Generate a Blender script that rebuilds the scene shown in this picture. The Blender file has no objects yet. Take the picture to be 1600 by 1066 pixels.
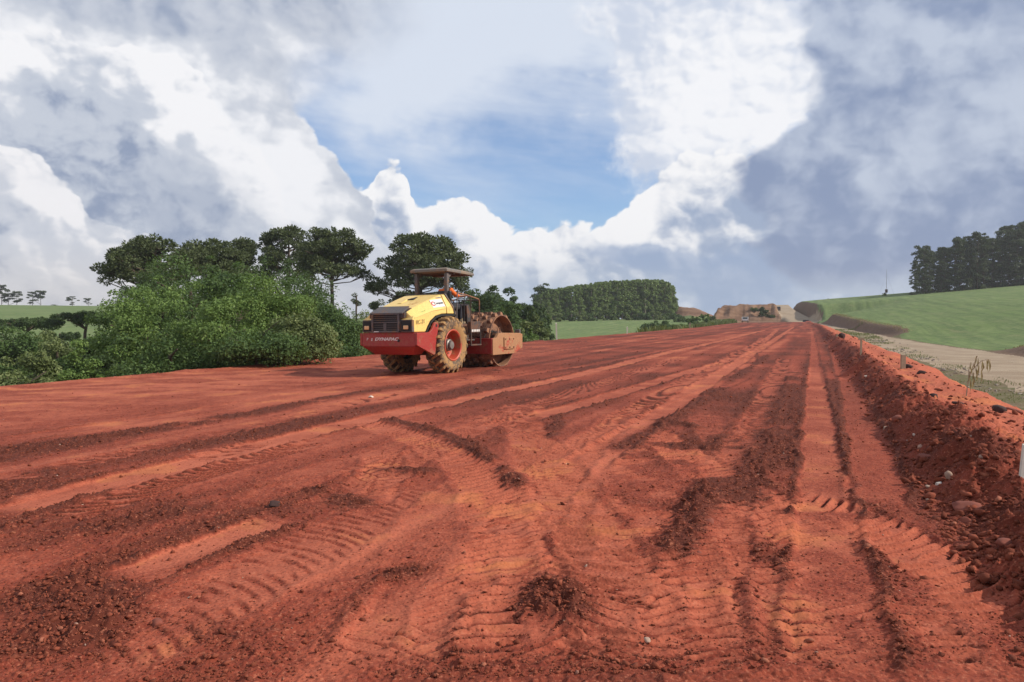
import bpy, bmesh, math, random
import numpy as np
from mathutils import Vector, Matrix

S = bpy.context.scene
COL = S.collection
R = math.radians
PI = math.pi

# ------------------------------------------------------------------ camera
EYE = 1.6
FPX = 1150.0                      # focal length in pixels of the 1600 px wide photograph
cam_d = bpy.data.cameras.new('camera')
cam = bpy.data.objects.new('camera', cam_d)
COL.objects.link(cam)
cam.location = (0, 0, EYE)
PITCH = math.atan(36 / FPX)
cam.rotation_euler = (PI / 2 - PITCH, 0, 0)
cam_d.sensor_width = 36.0
cam_d.lens = 36.0 * FPX / 1600.0
cam_d.clip_start = 0.1
cam_d.clip_end = 9000
S.camera = cam

# ------------------------------------------------------------------ exposure, sun
S.view_settings.view_transform = 'Standard'
S.view_settings.look = 'None'
S.view_settings.gamma = 1
S.view_settings.use_curve_mapping = False
S.view_settings.exposure = 0.0
S.cycles.max_bounces = 6
S.cycles.diffuse_bounces = 3
S.cycles.glossy_bounces = 2
S.cycles.transmission_bounces = 3
S.cycles.transparent_max_bounces = 8
S.cycles.volume_bounces = 0
SUN_EL, SUN_AZ = 34.0, 99.0       # azimuth clockwise from +Y (the view direction)
sd = bpy.data.lights.new('sun', 'SUN')
sd.energy = 4.6
sd.angle = R(0.6)
sd.color = (1.0, 0.92, 0.80)
sun = bpy.data.objects.new('sun', sd)
COL.objects.link(sun)
sv = Vector((math.cos(R(SUN_EL)) * math.sin(R(SUN_AZ)), math.cos(R(SUN_EL)) * math.cos(R(SUN_AZ)), math.sin(R(SUN_EL))))
sun.rotation_euler = sv.to_track_quat('Z', 'Y').to_euler()
sun.location = (40, -10, 40)

# ------------------------------------------------------------------ small node language
class N:
    """Writes shader node graphs as expressions."""
    def __init__(s, tree):
        s.t = tree; s.n = tree.nodes; s.l = tree.links
    def new(s, kind, **kw):
        n = s.n.new(kind)
        for k, v in kw.items(): setattr(n, k, v)
        return n
    def put(s, inp, v):
        if isinstance(v, bpy.types.NodeSocket): s.l.new(v, inp)
        elif isinstance(v, (tuple, list)) and inp.type == 'RGBA' and len(v) == 3: inp.default_value = (*v, 1)
        else: inp.default_value = v
    def m(s, op, a, b=None, c=None, clamp=False):
        n = s.new('ShaderNodeMath', operation=op, use_clamp=clamp)
        s.put(n.inputs[0], a)
        if b is not None: s.put(n.inputs[1], b)
        if c is not None: s.put(n.inputs[2], c)
        return n.outputs[0]
    def add(s, a, b): return s.m('ADD', a, b)
    def sub(s, a, b): return s.m('SUBTRACT', a, b)
    def mul(s, a, b): return s.m('MULTIPLY', a, b)
    def mad(s, a, b, c): return s.m('MULTIPLY_ADD', a, b, c)
    def mx(s, a, b): return s.m('MAXIMUM', a, b)
    def mn(s, a, b): return s.m('MINIMUM', a, b)
    def ramp(s, v, a, b, c=0.0, d=1.0, smooth=True):
        n = s.new('ShaderNodeMapRange', interpolation_type='SMOOTHSTEP' if smooth else 'LINEAR', clamp=True)
        s.put(n.inputs[0], v); s.put(n.inputs[1], a); s.put(n.inputs[2], b); s.put(n.inputs[3], c); s.put(n.inputs[4], d)
        return n.outputs[0]
    def xyz(s, x, y, z=0.0):
        n = s.new('ShaderNodeCombineXYZ')
        for i, v in enumerate((x, y, z)): s.put(n.inputs[i], v)
        return n.outputs[0]
    def sep(s, v):
        n = s.new('ShaderNodeSeparateXYZ'); s.put(n.inputs[0], v); return n.outputs
    def v(s, op, a, b=None):
        n = s.new('ShaderNodeVectorMath', operation=op); s.put(n.inputs[0], a)
        if b is not None:
            if op == 'SCALE': s.put(n.inputs['Scale'], b)
            else: s.put(n.inputs[1], b)
        return n.outputs[0]
    def noise(s, vec, scale, detail=5, rough=.5, lac=2.0, color=False, dist=0.0, dim='3D'):
        n = s.new('ShaderNodeTexNoise', noise_dimensions=dim)
        if vec is not None: s.put(n.inputs['Vector'], vec)
        s.put(n.inputs['Scale'], scale); s.put(n.inputs['Detail'], detail); s.put(n.inputs['Roughness'], rough)
        s.put(n.inputs['Lacunarity'], lac); s.put(n.inputs['Distortion'], dist)
        return n.outputs['Color' if color else 'Fac']
    def voro(s, vec, scale, feature='F1', detail=0, rough=.5, out='Distance', smooth=.5, rnd=1.0, dim='3D'):
        n = s.new('ShaderNodeTexVoronoi', feature=feature, voronoi_dimensions=dim)
        if vec is not None: s.put(n.inputs['Vector'], vec)
        s.put(n.inputs['Scale'], scale)
        if 'Detail' in n.inputs and feature != 'DISTANCE_TO_EDGE': s.put(n.inputs['Detail'], detail); s.put(n.inputs['Roughness'], rough)
        if feature == 'SMOOTH_F1': s.put(n.inputs['Smoothness'], smooth)
        s.put(n.inputs['Randomness'], rnd)
        return n.outputs[out]
    def mix(s, f, a, b, mode='MIX'):
        n = s.new('ShaderNodeMix', data_type='RGBA', blend_type=mode)
        s.put(n.inputs[0], f); s.put(n.inputs[6], a); s.put(n.inputs[7], b)
        return n.outputs[2]
    def curve(s, v, pts, x0, x1, y0, y1):
        """piecewise curve through pts (real units)"""
        f = s.new('ShaderNodeFloatCurve')
        c = f.mapping.curves[0]
        q = [((x - x0) / (x1 - x0), (y - y0) / (y1 - y0)) for x, y in pts]
        c.points[0].location = q[0]; c.points[1].location = q[-1]
        for p in q[1:-1]: c.points.new(*p)
        f.mapping.update()
        s.put(f.inputs['Value'], s.ramp(v, x0, x1, 0, 1, smooth=False))
        return s.mad(f.outputs[0], y1 - y0, y0)

def srgb(r, g, b):
    f = lambda c: (c / 255 / 12.92) if c / 255 <= .04045 else ((c / 255 + .055) / 1.055) ** 2.4
    return (f(r), f(g), f(b))
# ------------------------------------------------------------------ sky
def ae(px, py):
    """azimuth and elevation, in degrees, of a point of the sky"""
    x, y, z = (px - 800) / FPX, 1.0, -(py - 533) / FPX
    cp, sp = math.cos(PITCH), math.sin(PITCH)
    y, z = y * cp + z * sp, -y * sp + z * cp
    return math.degrees(math.atan2(x, y)), math.degrees(math.atan2(z, math.hypot(x, y)))

SKY_STRENGTH = 0.12
W = bpy.data.worlds.new('World'); S.world = W
W.use_nodes = True
W.node_tree.nodes.clear()
g = N(W.node_tree)
tc = g.new('ShaderNodeTexCoord')
dv = tc.outputs['Generated']
dx, dy, dz = g.sep(dv)
nish = g.new('ShaderNodeTexSky', sky_type='NISHITA', sun_disc=False, sun_elevation=R(SUN_EL), sun_rotation=R(SUN_AZ),
             altitude=700, air_density=1.0, dust_density=1.2, ozone_density=1.6)
A0 = g.mul(g.m('ARCTAN2', dx, dy), 180 / PI)
E0 = g.mul(g.m('ARCSINE', dz), 180 / PI)
Q = g.xyz(g.mul(A0, .1), g.mul(E0, .13), 0.0)       # about one unit per ten degrees
# broad warp so that no brush shape keeps a smooth outline
D2 = dict(dim='2D')
wn = g.sep(g.noise(Q, .55, 3, .5, color=True, **D2))
wv = g.sep(g.noise(Q, 2.6, 3, .55, color=True, **D2))
A = g.add(A0, g.add(g.mul(g.sub(wn[0], .5), 9.0), g.mul(g.sub(wv[0], .5), 5.0)))
E = g.add(E0, g.add(g.mul(g.sub(wn[1], .5), 6.0), g.mul(g.sub(wv[1], .5), 4.0)))
# billows: rounded heads, two sizes, slightly sheared by the warp
Qw = g.v('ADD', Q, g.xyz(g.mul(wv[0], .16), g.mul(wv[1], .16), 0))
b1 = g.voro(Qw, 2.0, 'SMOOTH_F1', 0, .5, smooth=.25, **D2)
b2 = g.voro(Qw, 5.2, 'SMOOTH_F1', 0, .5, smooth=.3, **D2)
b3 = g.voro(Qw, 13.0, 'F1', 0, .5, **D2)
bil = g.sub(.62, g.mul(b1, .9))
bil2 = g.sub(.5, g.mul(b2, .9))
def puffs(vec):
    return g.add(g.mul(g.voro(vec, 2.0, 'SMOOTH_F1', 0, .5, smooth=.25, **D2), .5), g.add(g.mul(g.voro(vec, 5.2, 'SMOOTH_F1', 0, .5, smooth=.25, **D2), .34), g.mul(g.voro(vec, 13.0, 'SMOOTH_F1', 0, .5, smooth=.2, **D2), .07)))
rel = g.mul(g.sub(puffs(g.v('ADD', Qw, (.028, .030, 0))), puffs(Qw)), 6.0)      # lit on the side towards the sun
n1 = g.noise(Qw, .9, 5, .5, **D2)
n1s = g.noise(g.v('ADD', Qw, (.09, .06, 0)), .9, 5, .5, **D2)
reln = g.sub(n1, n1s)
n2 = g.noise(g.v('ADD', Qw, (7, 3, 1)), 3.2, 7, .6, **D2)
n3 = wn[2]

def blob(px, py, rx, ry, rot=0.0, w=1.0, a=None, e=None):
    """soft elliptical brush, sizes in pixels of the photograph"""
    ca, ce = ae(px, py); k = 0.0475
    ux = g.sub(a or A, ca); uy = g.sub(e or E, ce)
    c, s_ = math.cos(R(rot)), math.sin(R(rot))
    p = g.mul(g.mad(uy, s_, g.mul(ux, c)), 1 / (rx * k))
    q = g.mul(g.mad(ux, -s_, g.mul(uy, c)), 1 / (ry * k))
    d = g.add(g.mul(p, p), g.mul(q, q))
    return g.mul(g.m('EXPONENT', g.mul(d, -1.0)), w)
def blobs(lst, **kw):
    o = None
    for b in lst:
        v = blob(*b, **kw); o = v if o is None else g.add(o, v)
    return o
k = SKY_STRENGTH
def cc(r, g_, b): return tuple(x / k for x in srgb(r, g_, b))

# 0 clear air: the Nishita sky, a touch whiter towards the horizon
col = g.mix(1.0, nish.outputs[0], (.98, 1.10, 1.28), 'MULTIPLY')
# 1 thin veil, streaked, thick over the middle of the view
streak = g.noise(g.xyz(g.mul(A0, .035), g.mad(E0, .16, g.mul(A0, .02)), 0), 1.6, 5, .6, **D2)
veil = g.add(blobs([(690, 50, 220, 120, 0, 1.0), (880, 10, 240, 80, 0, .75), (590, 150, 110, 90, 20, .6), (990, 120, 120, 90, -30, .55), (720, 190, 200, 30, 0, .22)]),
             g.mul(g.sub(streak, .45), 1.3))
veil = g.ramp(veil, -.25, 1.15)
far_veil = g.ramp(g.noise(Q, .4, 3, .5, **D2), .42, .75, 0, .85)          # the same cloud cover all round
outside = g.ramp(g.m('ABSOLUTE', A0), 34, 50)
veil = g.mx(veil, g.mul(far_veil, g.mx(outside, g.ramp(E0, 26, 36))))
col = g.mix(g.mul(veil, .94), col, cc(222, 230, 243))
# 2 tall white mass right of the middle
wm = g.add(blobs([(1080, 60, 170, 150, 0, 1.3), (1120, 170, 130, 90, 25, .9), (1180, 100, 90, 150, 0, .9), (1000, 20, 120, 90, 0, .5)]), g.mad(g.sub(n2, .5), 1.2, g.mul(bil, .25)))
wmask = g.ramp(wm, .35, .95)
wcol = g.mix(g.ramp(g.add(n1, g.add(g.mul(reln, 1.2), g.add(g.mul(rel, .22), g.mul(g.sub(n2, .5), .25)))), .18, .70), cc(206, 215, 232), cc(247, 248, 252))
col = g.mix(wmask, col, wcol)
# 3 bank of cumulus along the horizon, heads rising from it
top = [(-60, 430), (0, 400), (430, 330), (500, 262), (530, 262), (560, 300), (592, 262), (622, 250), (640, 280), (652, 304), (700, 296), (745, 318), (800, 345), (850, 352),
       (880, 340), (935, 338), (985, 302), (1005, 285), (1045, 256), (1075, 244), (1120, 240), (1180, 236), (1300, 330), (1660, 390)]
tp = [ae(*p) for p in top]
ctop = g.curve(A0, tp, tp[0][0], tp[-1][0], 0, 16)
lump = g.add(g.mul(bil, 2.1), g.add(g.mul(bil2, .9), g.add(g.mul(b3, -.35), g.mul(g.sub(n2, .5), .6))))
depth = g.sub(g.add(ctop, g.sub(lump, .75)), E0)
cmask = g.ramp(depth, -.08, .20)
lit = g.add(g.mul(g.ramp(depth, 0, 4.5, 1, 0), .75), g.add(g.mul(reln, 2.6), g.add(g.mul(rel, .32), g.mad(g.sub(n1, .5), 1.2, g.mul(g.sub(n2, .5), 1.0)))))
ccol = g.mix(g.ramp(lit, -.3, .62), cc(160, 176, 203), cc(250, 250, 252))
ccol = g.mix(g.ramp(E0, 1.5, 5.5, .55, 0), ccol, cc(186, 202, 222))
ccol = g.mix(g.ramp(blobs([(1130, 430, 150, 38, -8, 1), (1050, 395, 110, 26, 0, .7), (760, 440, 120, 24, 0, .4)]), .15, .8, 0, .7), ccol, cc(150, 171, 204))
col = g.mix(cmask, col, ccol)
# 4 heavy cloud on the left, crossed by diagonal bands
le = [(-600, 640), (0, 610), (55, 590), (105, 520), (140, 495), (175, 488), (215, 505), (255, 528), (300, 560), (345, 590), (430, 640), (600, 700)]
lq = sorted([(ae(x, y)[1], ae(x, y)[0]) for y, x in [(a_, b_) for a_, b_ in le]])
lcur = g.curve(E0, lq, lq[0][0], lq[-1][0], -40, 20)
lm = g.sub(g.add(lcur, g.add(g.mul(g.sub(lump, .7), .9), g.mul(g.sub(n3, .5), 2.0))), A0)
lmask = g.ramp(lm, g.ramp(E0, 14, 19, -.1, -4.5), g.ramp(E0, 14, 19, .3, 5.0))
br = blobs([(40, 100, 110, 45, -15, 1.0), (190, 130, 150, 38, -22, 1.05), (330, 190, 110, 40, -40, .9), (420, 275, 110, 40, -35, .6), (480, 215, 45, 80, 0, .55),
            (430, 90, 130, 70, 0, .35), (175, 180, 50, 25, 0, .4), (330, 285, 120, 22, -10, .45), (60, 420, 110, 26, -14, .95), (200, 445, 200, 22, 0, .8), (30, 270, 70, 14, -35, .5), (90, 330, 90, 16, -38, .75), (480, 330, 60, 60, 0, .6), (30, 470, 60, 18, 0, .5)])
dk = blobs([(60, 190, 170, 38, -12, .8), (170, 240, 190, 34, -18, 1.0), (330, 325, 160, 30, -16, 1.1), (150, 310, 130, 28, -24, .8), (40, 345, 90, 20, -20, .9), (330, 250, 90, 24, -18, .55), (230, 385, 120, 20, -10, .6), (120, 20, 160, 26, 0, .6), (290, 30, 30, 60, 0, .5), (20, 395, 50, 12, 0, .6)])
lsh = g.add(g.sub(g.mul(br, .95), g.mul(dk, .72)), g.add(g.mad(g.sub(n1, .5), 2.2, g.mul(g.sub(n2, .5), 1.0)), g.add(g.mul(reln, 4.5), g.mul(rel, .24))))
lcol = g.mix(g.ramp(lsh, -1.25, .2), cc(148, 162, 188), cc(203, 209, 221))
lcol = g.mix(g.ramp(lsh, .0, 1.15), lcol, cc(245, 246, 250))
lcol = g.mix(g.ramp(g.ramp(E0, 1, 6, 1, 0), 0, 1, 0, .35), lcol, cc(226, 222, 222))
col = g.mix(lmask, col, lcol)
# 4b nearer bank on the left with a crisp sunlit rim falling away to the right, 4c the lower bright bank under it
def bank(col, pts, fall, dark, mid, light, bias, warm=0.0, soft=.22):
    q_ = [ae(*p) for p in pts]
    cv = g.curve(A0, q_, q_[0][0], q_[-1][0], -6, 26)
    d_ = g.sub(g.add(cv, g.mul(g.sub(lump, .75), .9)), E0)
    m_ = g.mul(g.ramp(d_, -.05, soft), g.ramp(A0, q_[-1][0] - 1.5, q_[-1][0] - .2, 1, 0))
    m_ = g.mul(m_, g.ramp(n3, .30, .42, .55, 1.0))
    l_ = g.add(g.sub(bias, g.mul(g.mx(d_, 0.0), fall)), g.add(g.mul(g.sub(n1, .5), 2.3), g.add(g.mul(reln, 4.2), g.add(g.mul(rel, .42), g.mul(g.sub(n2, .5), 1.3)))))
    dark = g.mix(g.ramp(g.add(g.mul(n2, .6), g.mul(wv[1], .4)), .38, .62), dark, mid)
    c_ = g.mix(g.ramp(l_, -.8, .1), dark, mid)
    c_ = g.mix(g.ramp(l_, .05, .85), c_, light)
    if warm: c_ = g.mix(g.ramp(E0, 1, 6, warm, 0), c_, cc(232, 226, 222))
    return g.mix(m_, col, c_)
col = bank(col, [(-400, 60), (0, 40), (60, 36), (130, 50), (200, 56), (260, 92), (310, 108), (345, 150), (375, 200), (410, 240), (440, 300), (470, 380), (520, 480)], .15,
           cc(146, 160, 187), cc(200, 207, 220), cc(248, 248, 251), .95)
col = bank(col, [(-400, 180), (0, 205), (40, 222), (90, 262), (130, 308), (165, 342), (210, 364), (260, 368), (330, 374), (420, 384), (480, 410)], .12,
           cc(150, 163, 188), cc(206, 211, 222), cc(246, 245, 248), .75, .5)
# 5 slate cloud on the right
re_ = [(0, 1242), (60, 1250), (100, 1262), (150, 1246), (200, 1205), (235, 1165), (262, 1138), (300, 1150), (345, 1190), (385, 1180), (420, 1200), (450, 1240), (470, 1420), (490, 1640)]
rq = sorted([(ae(x, y)[1], ae(x, y)[0]) for y, x in re_])
rcur = g.curve(E0, rq, rq[0][0], rq[-1][0], 10, 40)
rm = g.sub(A0, g.add(rcur, g.add(g.mul(g.sub(lump, .8), -1.0), g.mul(g.sub(n1, .5), 2.4))))
rmask = g.ramp(rm, -.3, 1.0)
rl = g.add(blobs([(1300, 60, 120, 70, -40, .55), (1400, 50, 90, 30, -30, .45), (1560, 90, 120, 80, 0, .3), (1230, 300, 60, 20, 0, .3), (1380, 350, 40, 30, -30, .55), (1560, 240, 80, 30, 10, .35), (1190, 360, 30, 20, 0, .5)]),
           g.add(g.mad(g.sub(n1, .5), 1.9, g.add(g.mul(rel, .13), g.mul(g.sub(n2, .5), .6))), g.add(g.mul(reln, 3.2), g.mul(blobs([(1330, 230, 160, 60, 30, .7), (1320, 400, 150, 50, 0, .8), (1480, 330, 180, 60, 0, .4)]), -.5))))
rcol = g.mix(g.ramp(rl, -.5, .75), cc(138, 154, 186), cc(194, 204, 222))
rcol = g.mix(g.ramp(E0, 1.2, 3.4, .75, 0), rcol, cc(196, 208, 224))
col = g.mix(rmask, col, rcol)
# below the horizon the dome is the colour of far hazy land
col = g.mix(g.ramp(E0, -.5, -2.5), col, cc(120, 118, 110))
bg = g.new('ShaderNodeBackground'); g.put(bg.inputs[0], col); bg.inputs[1].default_value = SKY_STRENGTH
wo = g.new('ShaderNodeOutputWorld'); g.l.new(bg.outputs[0], wo.inputs[0])
W.cycles.sampling_method = 'MANUAL'
W.cycles.sample_map_resolution = 512
# ------------------------------------------------------------------ helpers for meshes and objects
def mesh_from(verts, faces, name, mat=None, smooth=False, attrs=None, uv=None):
    """verts (n,3); faces (m,k) array or list of arrays with different k"""
    me = bpy.data.meshes.new(name)
    verts = np.asarray(verts, np.float32)
    if not isinstance(faces, list): faces = [faces]
    faces = [np.asarray(f, np.int32) for f in faces if len(f)]
    nl = sum(f.size for f in faces); nf = sum(len(f) for f in faces)
    me.vertices.add(len(verts)); me.vertices.foreach_set('co', verts.ravel())
    me.loops.add(nl); me.loops.foreach_set('vertex_index', np.concatenate([f.ravel() for f in faces]))
    starts = []; p = 0
    for f in faces:
        starts.append(np.arange(len(f), dtype=np.int32) * f.shape[1] + p); p += f.size
    me.polygons.add(nf); me.polygons.foreach_set('loop_start', np.concatenate(starts))
    if smooth: me.polygons.foreach_set('use_smooth', np.ones(nf, bool))
    if attrs:
        for k_, a in attrs.items():
            at = me.color_attributes.new(k_, 'FLOAT_COLOR', 'POINT')
            a = np.asarray(a, np.float32)
            if a.shape[1] == 3: a = np.hstack([a, np.ones((len(a), 1), np.float32)])
            at.data.foreach_set('color', a.ravel())
    me.update(calc_edges=True)
    me.validate()
    if mat: me.materials.append(mat)
    return me

def link(name, me, parent=None, loc=None, rot=None, **props):
    o = bpy.data.objects.new(name, me); COL.objects.link(o)
    if parent is not None: o.parent = parent
    if loc is not None: o.location = loc
    if rot is not None: o.rotation_euler = rot
    for k_, v_ in props.items(): o[k_] = v_
    return o

def thing(name, label, cat, loc=(0, 0, 0), rz=0.0, group=None):
    o = link(name, None, None, loc, (0, 0, rz), label=label, category=cat)
    o.empty_display_size = .3
    if group: o['group'] = group
    return o

def tag(o, label, cat, group=None):
    o['label'] = label; o['category'] = cat
    if group: o['group'] = group
    return o

class MB:
    """collects simple solids and builds them as one mesh"""
    def __init__(s): s.v = []; s.f = []; s.n = 0
    def add(s, v, f):
        s.v.extend([tuple(p) for p in v]); s.f.extend([tuple(i + s.n for i in q) for q in f]); s.n += len(v); return s
    def box(s, x0, x1, y0, y1, z0, z1, M=None, bev=0.0):
        if bev:
            bm = bmesh.new(); bmesh.ops.create_cube(bm, size=1)
            for v in bm.verts: v.co = Vector(((x0 + x1) / 2 + v.co.x * (x1 - x0), (y0 + y1) / 2 + v.co.y * (y1 - y0), (z0 + z1) / 2 + v.co.z * (z1 - z0)))
            bmesh.ops.bevel(bm, geom=bm.edges[:] , offset=bev, segments=2, affect='EDGES', profile=.5)
            bm.verts.index_update()
            V = [M @ v.co if M else v.co.copy() for v in bm.verts]; Fc = [[v.index for v in f.verts] for f in bm.faces]; bm.free()
            return s.add(V, Fc)
        V = [Vector((x, y, z)) for x in (x0, x1) for y in (y0, y1) for z in (z0, z1)]
        if M: V = [M @ p for p in V]
        return s.add(V, [(0, 1, 3, 2), (4, 6, 7, 5), (0, 4, 5, 1), (2, 3, 7, 6), (0, 2, 6, 4), (1, 5, 7, 3)])
    def prism(s, pts, y0, y1, axis='y', M=None):
        """polygon pts (a,b) extruded along an axis: y -> (a,y,b); x -> (x,a,b); z -> (a,b,z)"""
        mk = {'y': lambda a, b, t: Vector((a, t, b)), 'x': lambda a, b, t: Vector((t, a, b)), 'z': lambda a, b, t: Vector((a, b, t))}[axis]
        n = len(pts)
        V = [mk(a, b, y0) for a, b in pts] + [mk(a, b, y1) for a, b in pts]
        if M: V = [M @ p for p in V]
        area = sum(pts[i][0] * pts[(i + 1) % n][1] - pts[(i + 1) % n][0] * pts[i][1] for i in range(n))
        Fc = [tuple(range(n)), tuple(range(2 * n - 1, n - 1, -1))] + [(i, i + n, (i + 1) % n + n, (i + 1) % n) for i in range(n)]
        return s.add(V, Fc)
    def loft(s, rings, cap=True, closed=True):
        n = len(rings[0]); V = [p for r_ in rings for p in r_]; Fc = []
        for k_ in range(len(rings) - 1):
            for i in range(n if closed else n - 1):
                j = (i + 1) % n; Fc.append((k_ * n + i, k_ * n + j, (k_ + 1) * n + j, (k_ + 1) * n + i))
        if cap: Fc += [tuple(range(n - 1, -1, -1)), tuple((len(rings) - 1) * n + i for i in range(n))]
        return s.add(V, Fc)
    def tube(s, pts, r, seg=8, r1=None):
        pts = [Vector(p) for p in pts]; rings = []; n = len(pts)
        rr = r if isinstance(r, (list, tuple)) else [r + ((r1 if r1 is not None else r) - r) * i / max(1, n - 1) for i in range(n)]
        ref = None
        for i, p in enumerate(pts):
            d = (pts[min(i + 1, n - 1)] - pts[max(i - 1, 0)]).normalized()
            if ref is None or abs(ref.dot(d)) > .95: ref = Vector((0, 0, 1)) if abs(d.z) < .9 else Vector((1, 0, 0))
            a = (ref - d * ref.dot(d)).normalized(); b = d.cross(a); ref = a
            rings.append([p + (a * math.cos(t) + b * math.sin(t)) * rr[i] for t in [2 * PI * q / seg for q in range(seg)]])
        return s.loft(rings)
    def lathe(s, prof, axis='y', seg=32, c=(0, 0, 0), closed=False):
        """profile (radius, along) turned about an axis through c"""
        c = Vector(c); rings = []
        for r_, t in prof:
            ring = []
            for q in range(seg):
                a = 2 * PI * q / seg; p, w = r_ * math.cos(a), r_ * math.sin(a)
                ring.append(c + Vector({'y': (p, t, w), 'x': (t, p, w), 'z': (p, w, t)}[axis]))
            rings.append(ring)
        if closed: rings.append(rings[0]); return s.loft(rings, cap=False)
        return s.loft(rings, cap=False)
    def mesh(s, name, mat, smooth=False, bevel=None):
        me = bpy.data.meshes.new(name); me.from_pydata(s.v, [], s.f)
        bm = bmesh.new(); bm.from_mesh(me)
        bmesh.ops.recalc_face_normals(bm, faces=bm.faces); bm.to_mesh(me); bm.free()
        if smooth:
            me.polygons.foreach_set('use_smooth', np.ones(len(me.polygons), bool))
            if smooth != 'all': me.set_sharp_from_angle(angle=R(38))
        me.materials.append(mat); return me
    def obj(s, name, mat, parent=None, smooth=False, bevel=0.0, **props):
        o = link(name, s.mesh(name, mat, smooth), parent, **props)
        if bevel:
            b = o.modifiers.new('bevel', 'BEVEL'); b.width = bevel; b.segments = 2; b.limit_method = 'ANGLE'
        return o

def copy_tree(o, parent=None):
    c = o.copy(); COL.objects.link(c); c.parent = parent
    for ch in list(o.children): copy_tree(ch, c)
    return c

# numpy value noise -------------------------------------------------
def _h(ix, iy, seed):
    n = (ix.astype(np.uint32) * np.uint32(374761393) + iy.astype(np.uint32) * np.uint32(668265263) + np.uint32(seed * 1442695041 & 0xffffffff))
    n = (n ^ (n >> np.uint32(13))) * np.uint32(1274126177)
    n = n ^ (n >> np.uint32(16))
    return (n & np.uint32(0xffff)).astype(np.float32) / np.float32(65535)
def vnoise(x, y, seed=0):
    fx = np.floor(x); fy = np.floor(y)
    ix = fx.astype(np.int64); iy = fy.astype(np.int64)
    tx = (x - fx).astype(np.float32); ty = (y - fy).astype(np.float32)
    tx = tx * tx * (3 - 2 * tx); ty = ty * ty * (3 - 2 * ty)
    a = _h(ix, iy, seed); b = _h(ix + 1, iy, seed); c_ = _h(ix, iy + 1, seed); d = _h(ix + 1, iy + 1, seed)
    return (a + (b - a) * tx) * (1 - ty) + (c_ + (d - c_) * tx) * ty
def fbm(x, y, seed=0, octs=4, gain=.5):
    o = np.zeros(np.shape(x), np.float32); a = 1.0; t = 0.0
    for i in range(octs):
        c_, s_ = math.cos(.7 * i + .3), math.sin(.7 * i + .3); f = 2.03 ** i
        o += a * vnoise((x * c_ - y * s_) * f + 17.3 * i, (x * s_ + y * c_) * f - 9.1 * i, seed + i); t += a; a *= gain
    return o / t
def ss(x, a, b):
    t = np.clip((x - a) / (b - a), 0, 1); return t * t * (3 - 2 * t)

# materials ---------------------------------------------------------
def material(name, build):
    m_ = bpy.data.materials.new(name); m_.use_nodes = True
    nt = m_.node_tree; nt.nodes.clear(); q = N(nt)
    sh = q.new('ShaderNodeBsdfPrincipled'); out = q.new('ShaderNodeOutputMaterial')
    nt.links.new(sh.outputs[0], out.inputs[0])
    build(q, sh)
    return m_
def bump(q, sh, h, strength=.5, dist=.02):
    b = q.new('ShaderNodeBump'); q.put(b.inputs['Strength'], strength); q.put(b.inputs['Distance'], dist); q.put(b.inputs['Height'], h)
    q.l.new(b.outputs[0], sh.inputs['Normal'])
def geo(q): return q.new('ShaderNodeNewGeometry').outputs
def opos(q): return q.new('ShaderNodeTexCoord').outputs['Object']

MUD = (.36, .19, .085)
def paint(name, colr, rough=.45, mud=.3, mudc=MUD, scale=2.2, spots=.5, metal=0.0, mudz=None):
    """worn paint with dry mud on it; mudz = (z0, z1) where mud fades out upwards (object space)"""
    def b(q, sh):
        P = opos(q)
        n = q.noise(P, scale, 6, .62); f = q.noise(P, scale * 9, 5, .65)
        t = q.add(q.mul(n, .7), q.mul(f, .3))
        thr = .66 - mud * .35
        if mudz:
            z = q.sep(P)[2]
            thr = q.add(thr, q.ramp(z, mudz[0], mudz[1], -.16, .10))
        mask = q.ramp(q.sub(t, thr), -.03, .06)
        fade = q.noise(P, scale * .6, 4, .6)
        base = q.mix(q.ramp(fade, .3, .7, 0, .35), colr, tuple(min(1, c * .75 + .05) for c in colr))
        dustc = tuple(c * 1.15 for c in mudc)
        base = q.mix(q.ramp(f, .45, .62, 0, .18 + mud * .25), base, dustc)
        mc = q.mix(f, tuple(c * .6 for c in mudc), dustc)
        q.put(sh.inputs['Base Color'], q.mix(mask, base, mc))
        q.put(sh.inputs['Roughness'], q.mad(mask, .9 - rough, rough))
        q.put(sh.inputs['Metallic'], q.mul(q.sub(1.0, mask), metal))
        bump(q, sh, q.add(q.mul(mask, .6), q.mul(f, .4)), .35, .01)
    return material(name, b)
def plain(name, colr, rough=.6, var=.15, scale=20, metal=0.0, bumpy=.1):
    def b(q, sh):
        n = q.noise(opos(q), scale, 5, .6)
        q.put(sh.inputs['Base Color'], q.mix(n, tuple(c * (1 - var) for c in colr), tuple(min(1, c * (1 + var)) for c in colr)))
        q.put(sh.inputs['Roughness'], rough); q.put(sh.inputs['Metallic'], metal)
        if bumpy: bump(q, sh, n, bumpy, .01)
    return material(name, b)
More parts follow.
